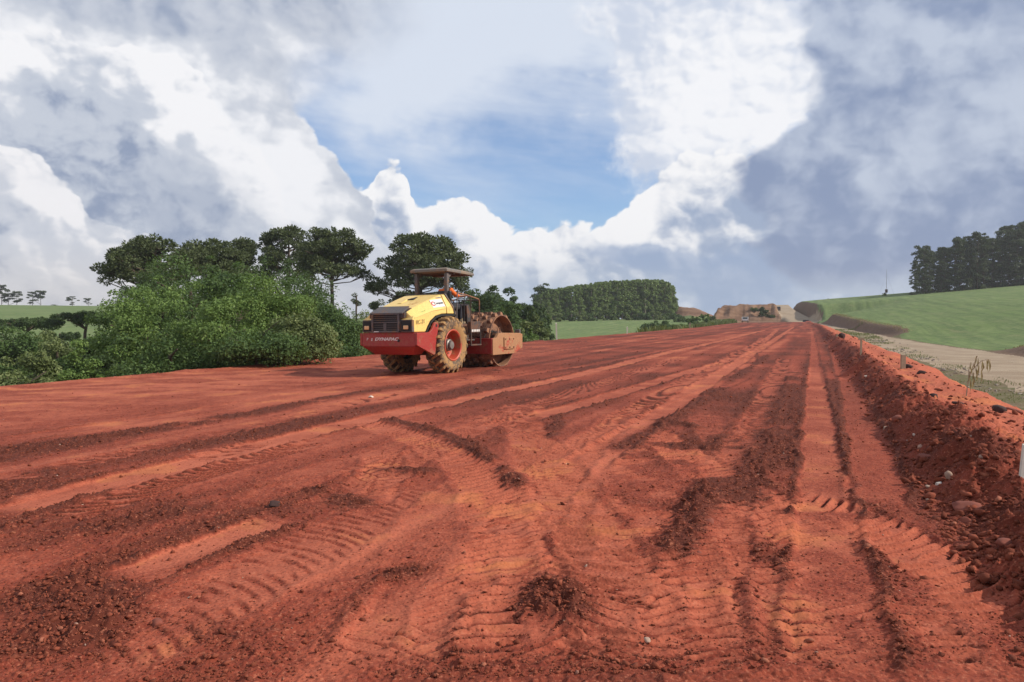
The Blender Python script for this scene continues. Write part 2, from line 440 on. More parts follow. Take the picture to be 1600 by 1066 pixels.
# ------------------------------------------------------------------ the place: road coordinates
# the road runs 22 degrees right of the view; u = metres along it, v = metres to its right
RA = R(22.0); SA, CA = math.sin(RA), math.cos(RA)
CAMBER = .015
def to_uv(x, y): return x * SA + y * CA, x * CA - y * SA
def to_xy(u, v): return u * SA + v * CA, u * CA - v * SA
def plane_z(v): return CAMBER * (v + 8)
def at(px, py, h=0.0):
    """the point of the road plane (raised by h) seen at a pixel of the photograph"""
    x, y, z = (px - 800) / FPX, 1.0, -(py - 533) / FPX
    cp, sp = math.cos(PITCH), math.sin(PITCH)
    y, z = y * cp + z * sp, -y * sp + z * cp
    t = (EYE - 8 * CAMBER - h) / (CAMBER * (x * CA - y * SA) - z)
    return (x * t, y * t, EYE + z * t)
def along(px, py, D):
    """the point at depth D (metres along +Y) seen at a pixel"""
    x, y, z = (px - 800) / FPX, 1.0, -(py - 533) / FPX
    cp, sp = math.cos(PITCH), math.sin(PITCH)
    y, z = y * cp + z * sp, -y * sp + z * cp
    return (x * D / y, D, EYE + z * D / y)

# ---- wheel tracks left on the soil: (kind, half width, strength, points seen in the photograph)
TRACKS = [
 ('smooth', .30, .55, [(1180, 511), (1060, 523), (930, 541), (820, 556), (690, 575), (560, 600), (420, 626), (240, 655), (0, 690)]),
 ('smooth', .25, .5, [(1100, 516), (1000, 526), (880, 538), (760, 552), (640, 578), (500, 600)]),
 ('smooth', .30, .85, [(1195, 516), (1110, 537), (1000, 562), (880, 590), (780, 612), (660, 637), (542, 662), (400, 700), (230, 742), (0, 800)]),
 ('smooth', .22, .5, [(1150, 525), (1040, 548), (930, 570), (820, 583), (700, 604)]),
 ('smooth', .25, .75, [(1215, 515), (1180, 545), (1150, 560), (1060, 585), (950, 618), (860, 648), (760, 672)]),
 ('smooth', .22, .45, [(1160, 590), (1100, 612), (1040, 640), (985, 668)]),
 ('smooth', .20, .6, [(1190, 528), (1176, 548), (1172, 566)]),
 ('tread', .26, .8, [(285, 722), (330, 712), (420, 690)]),
 ('tread', .24, .8, [(60, 825), (166, 784), (266, 752), (330, 738), (420, 712), (500, 690)]),
 ('tread', .28, .45, [(100, 1066), (250, 985), (380, 915), (470, 868), (560, 822), (610, 775), (640, 752)]),
 ('tread', .26, .8, [(-40, 760), (120, 725), (300, 690), (460, 655), (640, 610), (800, 575)]),
 ('tread', .26, .8, [(-60, 905), (100, 862), (260, 822), (420, 775), (560, 722), (700, 672), (840, 622)]),
 ('tread', .34, .4, [(-60, 1010), (100, 930), (260, 880), (400, 820), (520, 772), (600, 742), (640, 720)]),
 ('tread', .26, .9, [(560, 660), (640, 676), (700, 700), (745, 730), (775, 765), (800, 820), (815, 880), (820, 960), (800, 1066)]),
 ('tread', .22, .9, [(600, 700), (600, 740), (612, 775), (560, 800)]),
 ('tread', .30, 1.0, [(800, 640), (830, 690), (862, 735), (882, 775), (915, 830), (950, 890), (985, 970), (1000, 1080)]),
 ('tread', .30, 1.0, [(1010, 668), (1040, 700), (1085, 728), (1139, 760), (1197, 790), (1245, 820), (1300, 868), (1360, 930), (1420, 1010), (1450, 1080)]),
 ('tread', .34, .9, [(965, 690), (985, 739), (1020, 790), (1042, 850), (1035, 925), (1010, 1031), (1000, 1100)]),
 ('tread', .25, .6, [(1100, 640), (1120, 690), (1160, 750), (1170, 800), (1165, 900), (1150, 1066)]),
 ('smooth', .24, .8, [(1240, 511), (1205, 535), (1130, 580), (1060, 625), (985, 678), (905, 738)]),
 ('smooth', .16, .55, [(1268, 512), (1272, 545), (1273, 570), (1275, 600)]),
 ('smooth', .21, .68, [(1273, 572), (1276, 600), (1281, 680), (1288, 760), (1295, 850), (1300, 950), (1310, 1090)]),
 ('smooth', .22, .5, [(1300, 540), (1325, 590), (1345, 650), (1360, 720), (1380, 800)]),
 ('smooth', .20, .95, [(157, 921), (240, 883), (333, 845), (400, 822), (460, 803)]),
 ('smooth', .22, .7, [(-40, 815), (60, 786), (166, 757), (215, 742)]),
 ('tread', .27, 1.15, [(1225, 770), (1290, 790), (1335, 805), (1400, 836), (1470, 882), (1540, 935), (1640, 1015)]),
 ('tread', .26, .9, [(1196, 530), (1120, 570), (1040, 612), (960, 655), (900, 700), (850, 760), (800, 830), (740, 930), (690, 1066)]),
 ('tread', .26, .8, [(1060, 560), (930, 600), (800, 645), (690, 690), (600, 735), (500, 800)]),
 ('tread', .24, .8, [(1225, 560), (1190, 640), (1150, 720), (1110, 820), (1085, 920), (1070, 1080)]),
 ('tread', .30, .7, [(1190, 830), (1240, 900), (1290, 970), (1350, 1080)]),
 ('tread', .30, .7, [(700, 800), (720, 860), (700, 920), (640, 1000), (560, 1080)]),
 ('smooth', .22, .55, [(860, 900), (800, 930), (700, 930), (640, 960)]),
 ('smooth', .25, .6, [(620, 1066), (540, 1000), (600, 930), (740, 880)]),
]
# loose, dark, lumpy soil thrown up beside or between them: (half width, height, points)
RIDGES = [
 (.14, .06, [(600, 656), (650, 664), (700, 680), (750, 702), (785, 728), (806, 752), (815, 775)]),
 (.22, .06, [(590, 662), (640, 660)]),
 (.20, .05, [(428, 745), (518, 773), (566, 788), (600, 800)]),
 (.15, .07, [(1120, 745), (1096, 797), (1075, 829), (1054, 872), (1043, 893)]),
 (.12, .06, [(880, 905), (905, 935), (925, 965), (910, 1010)]),
 (.30, .05, [(-20, 712), (142, 690), (266, 673), (330, 655), (427, 641), (500, 629), (600, 610)]),
 (.16, .04, [(109, 840), (214, 818), (285, 805), (380, 772), (450, 748)]),
 (.12, .05, [(171, 932), (266, 893), (380, 853), (475, 817)]),
 (.26, .04, [(60, 1066), (120, 1010), (220, 940), (150, 900), (40, 905)]),
 (.22, .04, [(240, 1020), (330, 990), (420, 960)]),
 (.14, .06, [(1335, 960), (1375, 1000), (1410, 1040), (1437, 1080)]),
 (.10, .05, [(860, 690), (930, 660), (870, 645)]),
 (.18, .04, [(950, 712), (1020, 672), (1090, 628), (1150, 590), (1200, 556)]),
 (.16, .04, [(820, 1000), (860, 940), (880, 890)]),
 (.2, .035, [(560, 940), (640, 890), (700, 860)]),
 (.10, .05, [(1010, 650), (1060, 668), (1110, 672)]),
 (.14, .04, [(700, 745), (650, 720), (560, 735)]),
 (.22, .03, [(1240, 580), (1215, 650), (1190, 720), (1150, 800)]),
 (.12, .04, [(1480, 1000), (1560, 1066)]),
]
def path_xy(pts):
    q = [at(*p)[:2] for p in pts]
    out = [q[0]]
    for a, b in zip(q, q[1:]):                                   # smooth the bends a little
        L = math.hypot(b[0] - a[0], b[1] - a[1]); n = max(1, min(8, int(L / 1.5)))
        for i in range(1, n + 1): out.append((a[0] + (b[0] - a[0]) * i / n, a[1] + (b[1] - a[1]) * i / n))
    q = np.array(out)
    for _ in range(3):
        if len(q) > 2: q[1:-1] = .25 * q[:-2] + .5 * q[1:-1] + .25 * q[2:]
    return q
def near_path(x, y, q, r):
    """distance, side distance and length along a path for the points within r of it"""
    lo, hi = q.min(0) - r, q.max(0) + r
    idx = np.nonzero((x > lo[0]) & (x < hi[0]) & (y > lo[1]) & (y < hi[1]))[0]
    if not len(idx): return idx, None, None
    best = np.full(len(idx), 1e9, np.float32); side = np.zeros(len(idx), np.float32); ln = np.zeros(len(idx), np.float32)
    X, Y = x[idx], y[idx]; s0 = 0.0
    for a, b in zip(q, q[1:]):
        d = b - a; L = math.hypot(*d)
        if L < 1e-6: continue
        d = d / L
        lo2, hi2 = np.minimum(a, b) - r, np.maximum(a, b) + r
        j = np.nonzero((X > lo2[0]) & (X < hi2[0]) & (Y > lo2[1]) & (Y < hi2[1]))[0]
        if len(j):
            rx, ry = X[j] - a[0], Y[j] - a[1]
            t = np.clip(rx * d[0] + ry * d[1], 0, L)
            ex, ey = rx - t * d[0], ry - t * d[1]
            D = np.hypot(ex, ey); w = D < best[j]
            jj = j[w]; best[jj] = D[w]; side[jj] = (ex * -d[1] + ey * d[0])[w]; ln[jj] = (s0 + t)[w]
        s0 += L
    k_ = best < r
    return idx[k_], side[k_], ln[k_]

def berm(u, v):
    """height of the windrow of spoil along the right edge"""
    v = v + 2.2 * ss(u, 110, 220) + (fbm(u * .5, v * 0 + 3, 51, 3) - .5) * .45 + (fbm(u * 1.8, v * 1.8, 54, 2) - .5) * .28
    lumps = fbm(u * 2.2, v * 2.2, 52, 4) - .5
    crest = .32 + (fbm(u * .35, v * 0, 53, 3) - .5) * .34
    up = ss(v, .85, 1.55)
    h = crest * up + lumps * .20 * ss(v, .8, 1.2) * (1 - .75 * ss(v, 1.6, 2.0))
    h -= .10 * ss(v, 1.55, 2.1)
    h -= 2.3 * ss(v, 2.35, 6.2 - 2.4 * ss(u, 40, 120))
    return h

def left_shoulder(u, v):
    e = -19.0 + (fbm(u * .25, v * 0, 61, 3) - .5) * .9
    return .10 * np.exp(-((v - e - .5) / .5) ** 2) * (fbm(u * .9, v * .6, 62, 3) * 1.6 - .2) - 3.6 * ss(-v, -e + .1, -e + 6.5)

def road_height(x, y, rough=True):
    """height and the two soil measures: loose (dark crumbly soil, plus shade painted into tread grooves) and packed (pale, smooth)"""
    u, v = to_uv(x, y)
    h = plane_z(v) + (fbm(x * .22, y * .22, 1, 3) - .5) * .10 * ss(v, -19, -16)
    stripes = fbm(v * 1.6, u * .05, 5, 3)
    patch = fbm(x * .45, y * .45, 7, 4)
    loose_shade = np.clip(.54 + (stripes - .5) * 1.2 + (patch - .5) * 1.2, 0, 1)
    packed = np.clip((.5 - stripes) * 1.6 + (.46 - patch) * 1.2, 0, .6)
    left = ss(-v, 9.0, 13.5) * ss(-u, -60, -25)
    pn = fbm(x * 1.3, y * 2.2, 8, 5)
    loose_shade = loose_shade * (1 - left * .55); packed = packed * (1 - left) + left * (.42 + (pn - .5) * 1.1)
    packed = np.clip(packed, 0, 1)
    tread = np.zeros_like(h); keep = np.ones_like(h)
    wob = fbm(x * 1.7, y * 1.7, 9, 3)
    for i, (kind, w, st, pts) in enumerate(TRACKS):
        q = path_xy(pts)
        idx, sd_, ln = near_path(x, y, q, w * 2.2)
        if not len(idx): continue
        a = np.abs(sd_) / w + (wob[idx] - .5) * .5 + (fbm(x[idx] * 6, y[idx] * 6, 93, 2) - .5) * .35
        core = 1 - ss(a, .82, 1.05); rim = np.exp(-((a - 1.18) / .16) ** 2)
        L = ln.max()
        ends = ss(ln, 0, .5) * ss(L - ln, 0, .5)
        fadeu = 1.0
        m_ = core * min(1, st) * ends
        if kind == 'smooth':
            loose_shade[idx] *= 1 - .9 * m_
            packed[idx] = packed[idx] * (1 - m_) + m_ * np.clip(.70 * min(1, st + .1) + (wob[idx] - .5) * .9, 0, 1)
            h[idx] += -.018 * m_ + .022 * rim * ends * st * (.3 + 1.4 * wob[idx])
            keep[idx] *= 1 - .6 * m_; tread[idx] *= 1 - .7 * m_
            loose_shade[idx] = np.clip(loose_shade[idx] + rim * ends * .35, 0, 1)
        else:
            m_ = m_ * ss(wob[idx] + .25 * math.sin(i), .22, .42)
            per = .118 + .010 * (i % 3)
            ph = ln / per + (sd_ / w) ** 2 * .5 * (1 if i % 2 else -1) + sd_ / w * (1.15 if i % 3 else -1.0) + (wob[idx] - .5) * .5
            f = ph - np.floor(ph)
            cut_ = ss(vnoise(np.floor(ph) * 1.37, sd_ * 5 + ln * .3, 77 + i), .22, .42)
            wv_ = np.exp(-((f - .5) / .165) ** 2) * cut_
            th = (-.030 * wv_ + .028 * np.exp(-((f - .76) / .15) ** 2) * cut_ - .008) * m_ * st
            tread[idx] = tread[idx] * (1 - m_) + th
            keep[idx] *= 1 - .65 * m_
            loose_shade[idx] = loose_shade[idx] * (1 - .8 * m_)
            packed[idx] = packed[idx] * (1 - .8 * m_) + .8 * m_ * (.62 + .2 * (wob[idx] - .5) - .70 * wv_) - .75 * wv_ * m_ * min(1, st)  # pale tone lowered inside the lug grooves to paint their shade
            loose_shade[idx] = np.clip(loose_shade[idx] + 1.4 * wv_ * m_ * min(1, st), 0, 1.25)  # dark tone raised in the same grooves, shade painted into the soil colour
            h[idx] += .014 * rim * ends * (.2 + wob[idx])
    for w, hh, pts in RIDGES:
        q = path_xy(pts)
        idx, sd_, ln = near_path(x, y, q, w * 2.6)
        if not len(idx): continue
        ends = ss(ln, 0, .4) * ss(ln.max() - ln, 0, .4)
        a = np.exp(-(sd_ / w) ** 2 * (1.2 - .9 * (wob[idx] - .5))) * ends * ss(wob[idx], .2, .5)
        h[idx] += hh * .5 * a * (.4 + wob[idx])
        loose_shade[idx] = np.clip(loose_shade[idx] + .8 * a, 0, 1); packed[idx] *= 1 - .9 * a
        tread[idx] *= 1 - a; keep[idx] = np.clip(keep[idx] + .6 * a, 0, 1.15)
    if rough:
        f1 = fbm(x * 7, y * 7, 21, 3); f2 = fbm(x * 22, y * 22, 25, 4, .65)
        cl = np.clip(fbm(x * 15, y * 15, 31, 2) - .56, 0, 1) * 2.2
        cl2 = np.clip(fbm(x * 38, y * 38, 33, 2) - .55, 0, 1) * 2.2
        amp = .38 + .82 * loose_shade
        h += ((f1 - .5) * .034 + (f2 - .5) * .022 + cl * .045 * loose_shade + cl2 * .018) * amp * keep
    h += tread
    onb = ss(v, .75, 1.3)
    h += berm(u, v) * 1.0
    if rough: h += ((fbm(x * 6, y * 6, 41, 4) - .5) * .14 + np.clip(fbm(x * 13, y * 13, 43, 2) - .5, 0, 1) * .14) * onb * (1 - .6 * ss(v, 1.7, 2.1))
    loose_shade = loose_shade * (1 - onb) + onb * (.68 - .5 * ss(v, 1.5, 1.9) + (fbm(x * 2.5, y * 2.5, 97, 3) - .5) * .9); packed = packed * (1 - onb) + onb * .62 * ss(v, 1.5, 1.9)
    h += left_shoulder(u, v)
    # far end: the surface goes over a crest and down
    h += (.35 * ss(u, 120, 225) - 3.0 * ss(u, 233, 262))
    return h, loose_shade, packed

# ------------------------------------------------------------------ soil material
def soil_nodes(q, sh, loose_shade, packed):
    P = geo(q)['Position']
    n1_ = q.noise(P, 1.1, 5, .6); n2_ = q.noise(P, 9.0, 5, .65); n3_ = q.noise(P, 55.0, 3, .6)
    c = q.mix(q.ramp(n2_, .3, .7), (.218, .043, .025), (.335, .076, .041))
    c = q.mix(q.ramp(q.add(loose_shade, q.mul(q.sub(n2_, .5), .5)), .25, .95), c, (.110, .028, .017))  # dark tone: crumbly soil and the painted groove shade
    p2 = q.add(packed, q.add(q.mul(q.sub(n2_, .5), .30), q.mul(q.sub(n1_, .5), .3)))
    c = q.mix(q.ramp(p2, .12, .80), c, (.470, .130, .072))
    c = q.mix(q.ramp(n3_, .56, .68, 0, .5), c, (.52, .19, .11))
    c = q.mix(q.ramp(n3_, .45, .34, 0, .6), c, (.09, .024, .016))
    ora = q.ramp(q.mul(packed, q.ramp(n1_, .45, .65)), .2, .6, 0, .4)
    c = q.mix(ora, c, (.56, .20, .07))
    q.put(sh.inputs['Base Color'], c)
    q.put(sh.inputs['Roughness'], .95); q.put(sh.inputs['Specular IOR Level'], .15)
    c = q.mix(q.ramp(q.noise(P, 120.0, 2, .6), .55, .75, 0, .35), c, (.07, .020, .013))
    c = q.mix(q.ramp(q.noise(P, 3.2, 4, .7), .60, .40, 0, .28), c, (.13, .036, .022))
    hgt = q.add(q.mul(q.noise(P, 28.0, 6, .7), 1.0), q.mul(q.voro(P, 40.0), -.5))
    bump(q, sh, hgt, q.ramp(packed, .1, .8, .8, .4), .012)
def soil_build(q, sh):
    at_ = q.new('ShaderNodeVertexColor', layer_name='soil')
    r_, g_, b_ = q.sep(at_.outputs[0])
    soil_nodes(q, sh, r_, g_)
SOIL = material('red_laterite_soil', soil_build)

# ---- the road platform: one fine sheet, finer towards where the picture was taken
rows = np.concatenate([np.geomspace(.3, 1.2, 12, endpoint=False), np.linspace(1.2, 2.9, 34, endpoint=False), 1 / np.linspace(1 / 2.9, 1 / 60.0, 620, endpoint=False), np.geomspace(60.0, 420, 90)])
cols = np.concatenate([-np.geomspace(20, .83, 90, endpoint=False), np.linspace(-.82, .82, 840), np.geomspace(.83, 20, 110)])
TT, DD = np.meshgrid(cols, rows)
gx = (TT * DD).ravel(); gy = DD.ravel()
gu, gv = to_uv(gx, gy)
inside = (gv > -26.2) & (gv < 6.6) & (gu < 266) & (gu > -14)
remap = np.full(len(gx), -1, np.int64)
nr, nc = TT.shape
ii = np.arange(nr * nc).reshape(nr, nc)
quad = np.stack([ii[:-1, :-1], ii[:-1, 1:], ii[1:, 1:], ii[1:, :-1]], -1).reshape(-1, 4)
quad = quad[inside[quad].all(1)]
used = np.unique(quad); remap[used] = np.arange(len(used)); quad = remap[quad]
gx, gy = gx[used], gy[used]
gh, gl, gp = road_height(gx, gy)
print('road verts', len(gx), 'tris', len(quad) * 2)
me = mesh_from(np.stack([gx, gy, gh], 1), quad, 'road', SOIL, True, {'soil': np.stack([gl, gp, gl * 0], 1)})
link('road', me, kind='structure')

# ------------------------------------------------------------------ the land around it
def corridor_edge(u):
    return np.interp(u, [-50, 40, 70, 95, 140, 170, 200, 236, 262, 300, 350, 400], [17, 16, 15.5, 12.5, 7.8, 5.6, 3.8, 1.4, -.4, -3, -8, -12])
def steep(u):
    """1 where the foot of the slope is a cut bank, 0 where the field runs gently down"""
    return np.clip(ss(u, 40, 52) * (1 - ss(u, 70, 84)) + ss(u, 108, 126) * (1 - ss(u, 205, 226)) * .95 + ss(u, 240, 250), 0, 1)
def land_height(x, y):
    u, v = to_uv(x, y); D = np.hypot(x, y); t = x / np.maximum(y, 1)
    # right: the natural slope, with the haul road benched into its foot
    floor = -1.45 + 1.6 * ss(u, 60, 232)
    nat = -4.8 + .0416 * np.minimum(u, 322) + .075 * np.clip(v, -40, 400) - .045 * np.clip(u - 335, 0, 500)
    nat += 1.55 * np.exp(-((u - 60) / 17) ** 2 - ((v - 21) / 7) ** 2) - .9 * np.exp(-((u - 96) / 18) ** 2 - ((v - 15) / 6) ** 2)
    nat += (fbm(x * .02, y * .02, 70, 3) - .5) * 1.0
    nat = np.maximum(nat, floor - .1)
    edgew = (fbm(x * .06, y * .06, 75, 2) - .5) * 14
    ce = corridor_edge(u) + (fbm(u * .12, v * 0, 71, 3) - .5) * 1.6
    stp = steep(u + edgew)
    gentle = np.clip((v - ce) / 26, 0, 1) ** .8; kk = .55 + .45 * ss(u, 236, 250)
    r_ = floor + (nat - floor) * (stp * (kk * ss(v, ce, ce + 2.4) + (1 - kk) * gentle) + (1 - stp) * gentle)
    # left: valley, mid field, far-left hill
    l_ = -2.9 + 3.9 * ss(D, 90, 290) + 6.3 * ss(D, 160, 400) * ss(-t, .30, .52) - .02 * np.clip(D - 420, 0, 2000)
    l_ += (fbm(x * .03, y * .03, 72, 3) - .5) * .8
    # cut at the end of the road, with a pale ramp climbing through it on the right
    cutn = fbm(x * .16, y * .16, 73, 4) - .5
    top = 5.6 + .055 * (v + 30) + cutn * 1.2 - .05 * np.clip(u - 330, 0, 600)
    fe = 262 + cutn * 9 + .25 * (v + 30)
    gull = fbm(v * .35, u * .03, 76, 4) - .5
    fe = fe + gull * 10
    c_ = .30 + (top + gull * 1.6 - .30) * (.35 * ss(u, fe - 8, fe + 3) + .65 * ss(u, fe, fe + 9))
    wc = ss(v, -31.5 + cutn * 4, -29.5 + cutn * 4) * (1 - ss(v, -9, -5)) * ss(u, 236, 250)
    ramp = .3 + 7.0 * np.clip((u - 242) / 92, 0, 1)
    rc = np.interp(u, [236, 262, 300, 350], [0, -4, -9, -14])
    wr = (1 - ss(np.abs(v - rc), 3.6, 5.6)) * ss(u, 236, 244)
    mid = ss(v, -21, -19)
    h = l_ * (1 - mid) + r_ * mid
    h = h * (1 - wc) + c_ * wc
    # a low bare knoll beyond the far wood
    h += 5.4 * np.exp(-(np.abs(x - 78 + cutn * 5) / 8.5) ** 3 - ((y - 330) / 20) ** 2) * (1 + cutn * .5)
    h = h * (1 - wr) + np.minimum(ramp, 7.3 - .05 * np.clip(u - 330, 0, 500)) * wr
    under = ss(v, -21.5, -20.0) * (1 - ss(v, 3.6 - 2.4 * ss(u, 40, 220), 5.0 - 2.4 * ss(u, 40, 220))) * (1 - ss(u, 236, 243))
    h = h - 2.2 * under * ss(v, -21.5, -20) 
    cls = dict(u=u, v=v, D=D, t=t, ce=ce, rc=rc, wr=wr, wc=wc, stp=stp, nat=nat, floor=floor)
    return h, cls

th = np.concatenate([np.linspace(-105, -36, 70, endpoint=False), np.linspace(-36, 12, 210, endpoint=False), np.linspace(12, 38, 330, endpoint=False), np.linspace(38, 110, 80)])
rr = np.concatenate([np.geomspace(3, 40, 44, endpoint=False), np.geomspace(40, 420, 240, endpoint=False), np.geomspace(420, 1000, 14)])
T2, D2_ = np.meshgrid(np.radians(th), rr)
lx = (np.sin(T2) * D2_).ravel(); ly = (np.cos(T2) * D2_).ravel()
lh, C_ = land_height(lx, ly)
u_, v_, Dl = C_['u'], C_['v'], C_['D']
edge_n = (fbm(lx * .35, ly * .35, 80, 4) - .5)
# which stretch is what
bank = (v_ > C_['ce'] - .3) & (v_ < C_['ce'] + 2.6 + edge_n * 1.5) & (C_['nat'] - C_['floor'] > .3) & (C_['stp'] > .45) & (u_ < 360)
gravel = ((v_ > np.interp(u_, [0, 40, 60, 110, 180, 240], [8.5, 8.2, 7.4, 4.6, 2.2, 0.0]) + edge_n * .9) & (v_ <= C_['ce'] - .1) & (u_ < 262)) | ((C_['wr'] > .45) & (u_ < 420))
knoll = np.exp(-((lx - 79) / 11) ** 2 - ((ly - 330) / 24) ** 2) > .35
cut = (C_['wc'] > .5) & ~gravel & (u_ < 380)
green = ((v_ > C_['ce'] + .3 + 2.2 * C_['stp']) & ~bank & ~gravel & ~cut & (v_ > -14)) | ((v_ < -24) & (Dl > 88)) & ~cut & ~knoll
soilc = np.zeros((len(lx), 3), np.float32)
soilc[:, 0] = green; soilc[:, 1] = gravel; soilc[:, 2] = np.where(bank, .9, 0)
soilc2 = np.zeros((len(lx), 3), np.float32); soilc2[:, 0] = cut | knoll
def land_build(q, sh):
    P = geo(q)['Position']
    a = q.sep(q.new('ShaderNodeVertexColor', layer_name='cover').outputs[0])
    b = q.sep(q.new('ShaderNodeVertexColor', layer_name='cut').outputs[0])
    n = q.noise(P, .45, 6, .65); n2_ = q.noise(P, 3.0, 6, .65); n3_ = q.noise(P, .06, 4, .55)
    base = q.mix(q.ramp(n, .35, .65), (.175, .130, .080), (.130, .125, .058))           # verge: dust, thin grass
    base = q.mix(q.ramp(n2_, .5, .7, 0, .8), base, (.27, .215, .145))
    base = q.mix(q.ramp(n2_, .42, .3, 0, .6), base, (.085, .085, .045))
    grav = q.mix(q.ramp(n, .3, .7), (.300, .225, .155), (.40, .315, .225))
    bankc = q.mix(q.ramp(n2_, .35, .65), (.135, .088, .062), (.215, .145, .100))
    cutc = q.mix(q.ramp(q.noise(q.v('MULTIPLY', P, (1, 1, 3)), .22, 6, .65), .35, .65), (.165, .090, .055), (.27, .165, .105))
    cutc = q.mix(q.ramp(n, .55, .7, 0, .8), cutc, (.15, .085, .055))
    gr = q.mix(q.ramp(n3_, .35, .65), (.150, .218, .070), (.200, .262, .096))
    gr = q.mix(q.ramp(n, .35, .65, 0, .5), gr, (.118, .175, .065))
    px_, py_, pz_ = q.sep(P)
    cu2 = q.xyz(q.mul(q.mad(px_, .375, q.mul(py_, .927)), .03), q.mul(q.mad(px_, .927, q.mul(py_, -.375)), .7), 0)
    gr = q.mix(q.ramp(q.noise(cu2, 1.0, 6, .65), .38, .62, 0, .75), gr, (.100, .150, .058))
    gr = q.mix(q.ramp(q.noise(P, 1.6, 5, .7), .46, .68, 0, .6), gr, (.245, .265, .13))
    row = q.m('SINE', q.mul(q.add(q.mad(px_, .927, q.mul(py_, -.375)), q.mul(n3_, 9.0)), 2.1))
    gr = q.mix(q.ramp(row, .2, 1.0, 0, .28), gr, (.085, .13, .05))
    gr = q.mix(q.ramp(q.noise(q.v('MULTIPLY', P, (.6, .16, 1)), 1.0, 5, .6), .54, .70, 0, .6), gr, (.25, .25, .12))
    c = q.mix(b[0], base, cutc)
    c = q.mix(q.ramp(q.add(a[2], q.mul(q.sub(n2_, .5), .6)), .35, .65), c, bankc)
    c = q.mix(q.ramp(q.add(a[1], q.mul(q.sub(n2_, .5), .6)), .35, .65), c, grav)
    c = q.mix(q.ramp(q.add(a[0], q.mul(q.sub(n2_, .5), .9)), .3, .7), c, gr)
    q.put(sh.inputs['Base Color'], c); q.put(sh.inputs['Roughness'], .95); q.put(sh.inputs['Specular IOR Level'], .1)
    bump(q, sh, q.noise(P, 5.0, 6, .7), .6, .12)
LAND = material('land', land_build)
# split into the pieces of the setting by what covers them
n1r, n1c = T2.shape
ij = np.arange(n1r * n1c).reshape(n1r, n1c)
lq_ = np.stack([ij[:-1, :-1], ij[:-1, 1:], ij[1:, 1:], ij[1:, :-1]], -1).reshape(-1, 4)
cl = np.zeros(len(lx), np.int32); cl[gravel] = 1; cl[bank] = 2; cl[cut | knoll] = 3; cl[green & (v_ > -16)] = 4; cl[green & (v_ <= -16)] = 5
fc = cl[lq_[:, 0]]
for k_, nm in enumerate(('ground', 'gravel_road', 'earth_bank', 'cut_slope', 'hillside_field', 'valley_field')):
    f = lq_[fc == k_]
    if not len(f): continue
    us = np.unique(f); rm_ = np.zeros(len(lx), np.int64); rm_[us] = np.arange(len(us))
    me = mesh_from(np.stack([lx, ly, lh], 1)[us], rm_[f], nm, LAND, True, {'cover': soilc[us], 'cut': soilc2[us]})
    link(nm, me, kind='structure')
def land_z(x, y): return float(land_height(np.array([x], float), np.array([y], float))[0][0])
def surf_z(x, y):
    u, v = to_uv(x, y)
    if -19.5 < v < 4.5 and u < 240: return float(road_height(np.array([x], float), np.array([y], float))[0][0])
    return land_z(x, y)
# ------------------------------------------------------------------ the soil compactor
RX, RY = -2.68, 22.4
RHEAD = 28.0
RZ0 = float(road_height(np.array([RX]), np.array([RY]), False)[0][0]) - .03
M_YEL = paint('yellow_paint', (.88, .62, .19), .42, .22, (.62, .33, .12), 1.6)
M_RED = paint('red_paint', (.36, .022, .020), .42, .28, (.33, .13, .07), 2.0)
M_RED2 = paint('muddy_red_paint', (.40, .05, .022), .6, .66, (.44, .225, .11), 1.9)
M_GREY = paint('grey_paint', (.095, .09, .095), .55, .38, (.26, .15, .085), 3.0)
M_DARK = paint('dark_metal', (.035, .03, .03), .6, .45, (.16, .08, .05), 3.0)
M_TYRE = paint('muddy_tyre', (.10, .07, .05), .85, .62, (.42, .24, .095), 2.0)
M_TREAD = paint('tread_rubber', (.045, .034, .028), .85, .42, (.26, .15, .08), 3.0)
M_DRUM = paint('muddy_steel_drum', (.12, .055, .035), .75, .55, (.36, .175, .095), 2.6)
M_RIM = paint('red_rim_paint', (.50, .055, .022), .5, .35, (.38, .19, .085), 3.0)
M_CAN = paint('canopy_paint', (.16, .145, .13), .6, .45, (.30, .22, .155), 1.5)
M_BLACK = plain('black_rubber', (.018, .017, .017), .7)
M_HUB = plain('hub_metal', (.22, .20, .18), .5, .3, 12, .3)
M_SEAT = plain('seat_vinyl', (.02, .02, .022), .5)
M_TRANS = plain('sticker_white', (.72, .70, .66), .5, .12, 9)
M_INK = plain('dark_ink', (.05, .045, .05), .6)
M_LOGO = plain('red_ink', (.60, .04, .04), .6)
M_WHITE = plain('white_lettering', (.75, .66, .62), .6)
M_LGREEN = plain('faded_green_ink', (.38, .52, .16), .6)
def lamp_build(q, sh):
    q.put(sh.inputs['Base Color'], (.85, .52, .25)); q.put(sh.inputs['Roughness'], .25)
M_LAMP = material('lamp_lens', lamp_build)
M_LBL = plain('lens_white', (.8, .62, .42), .3)

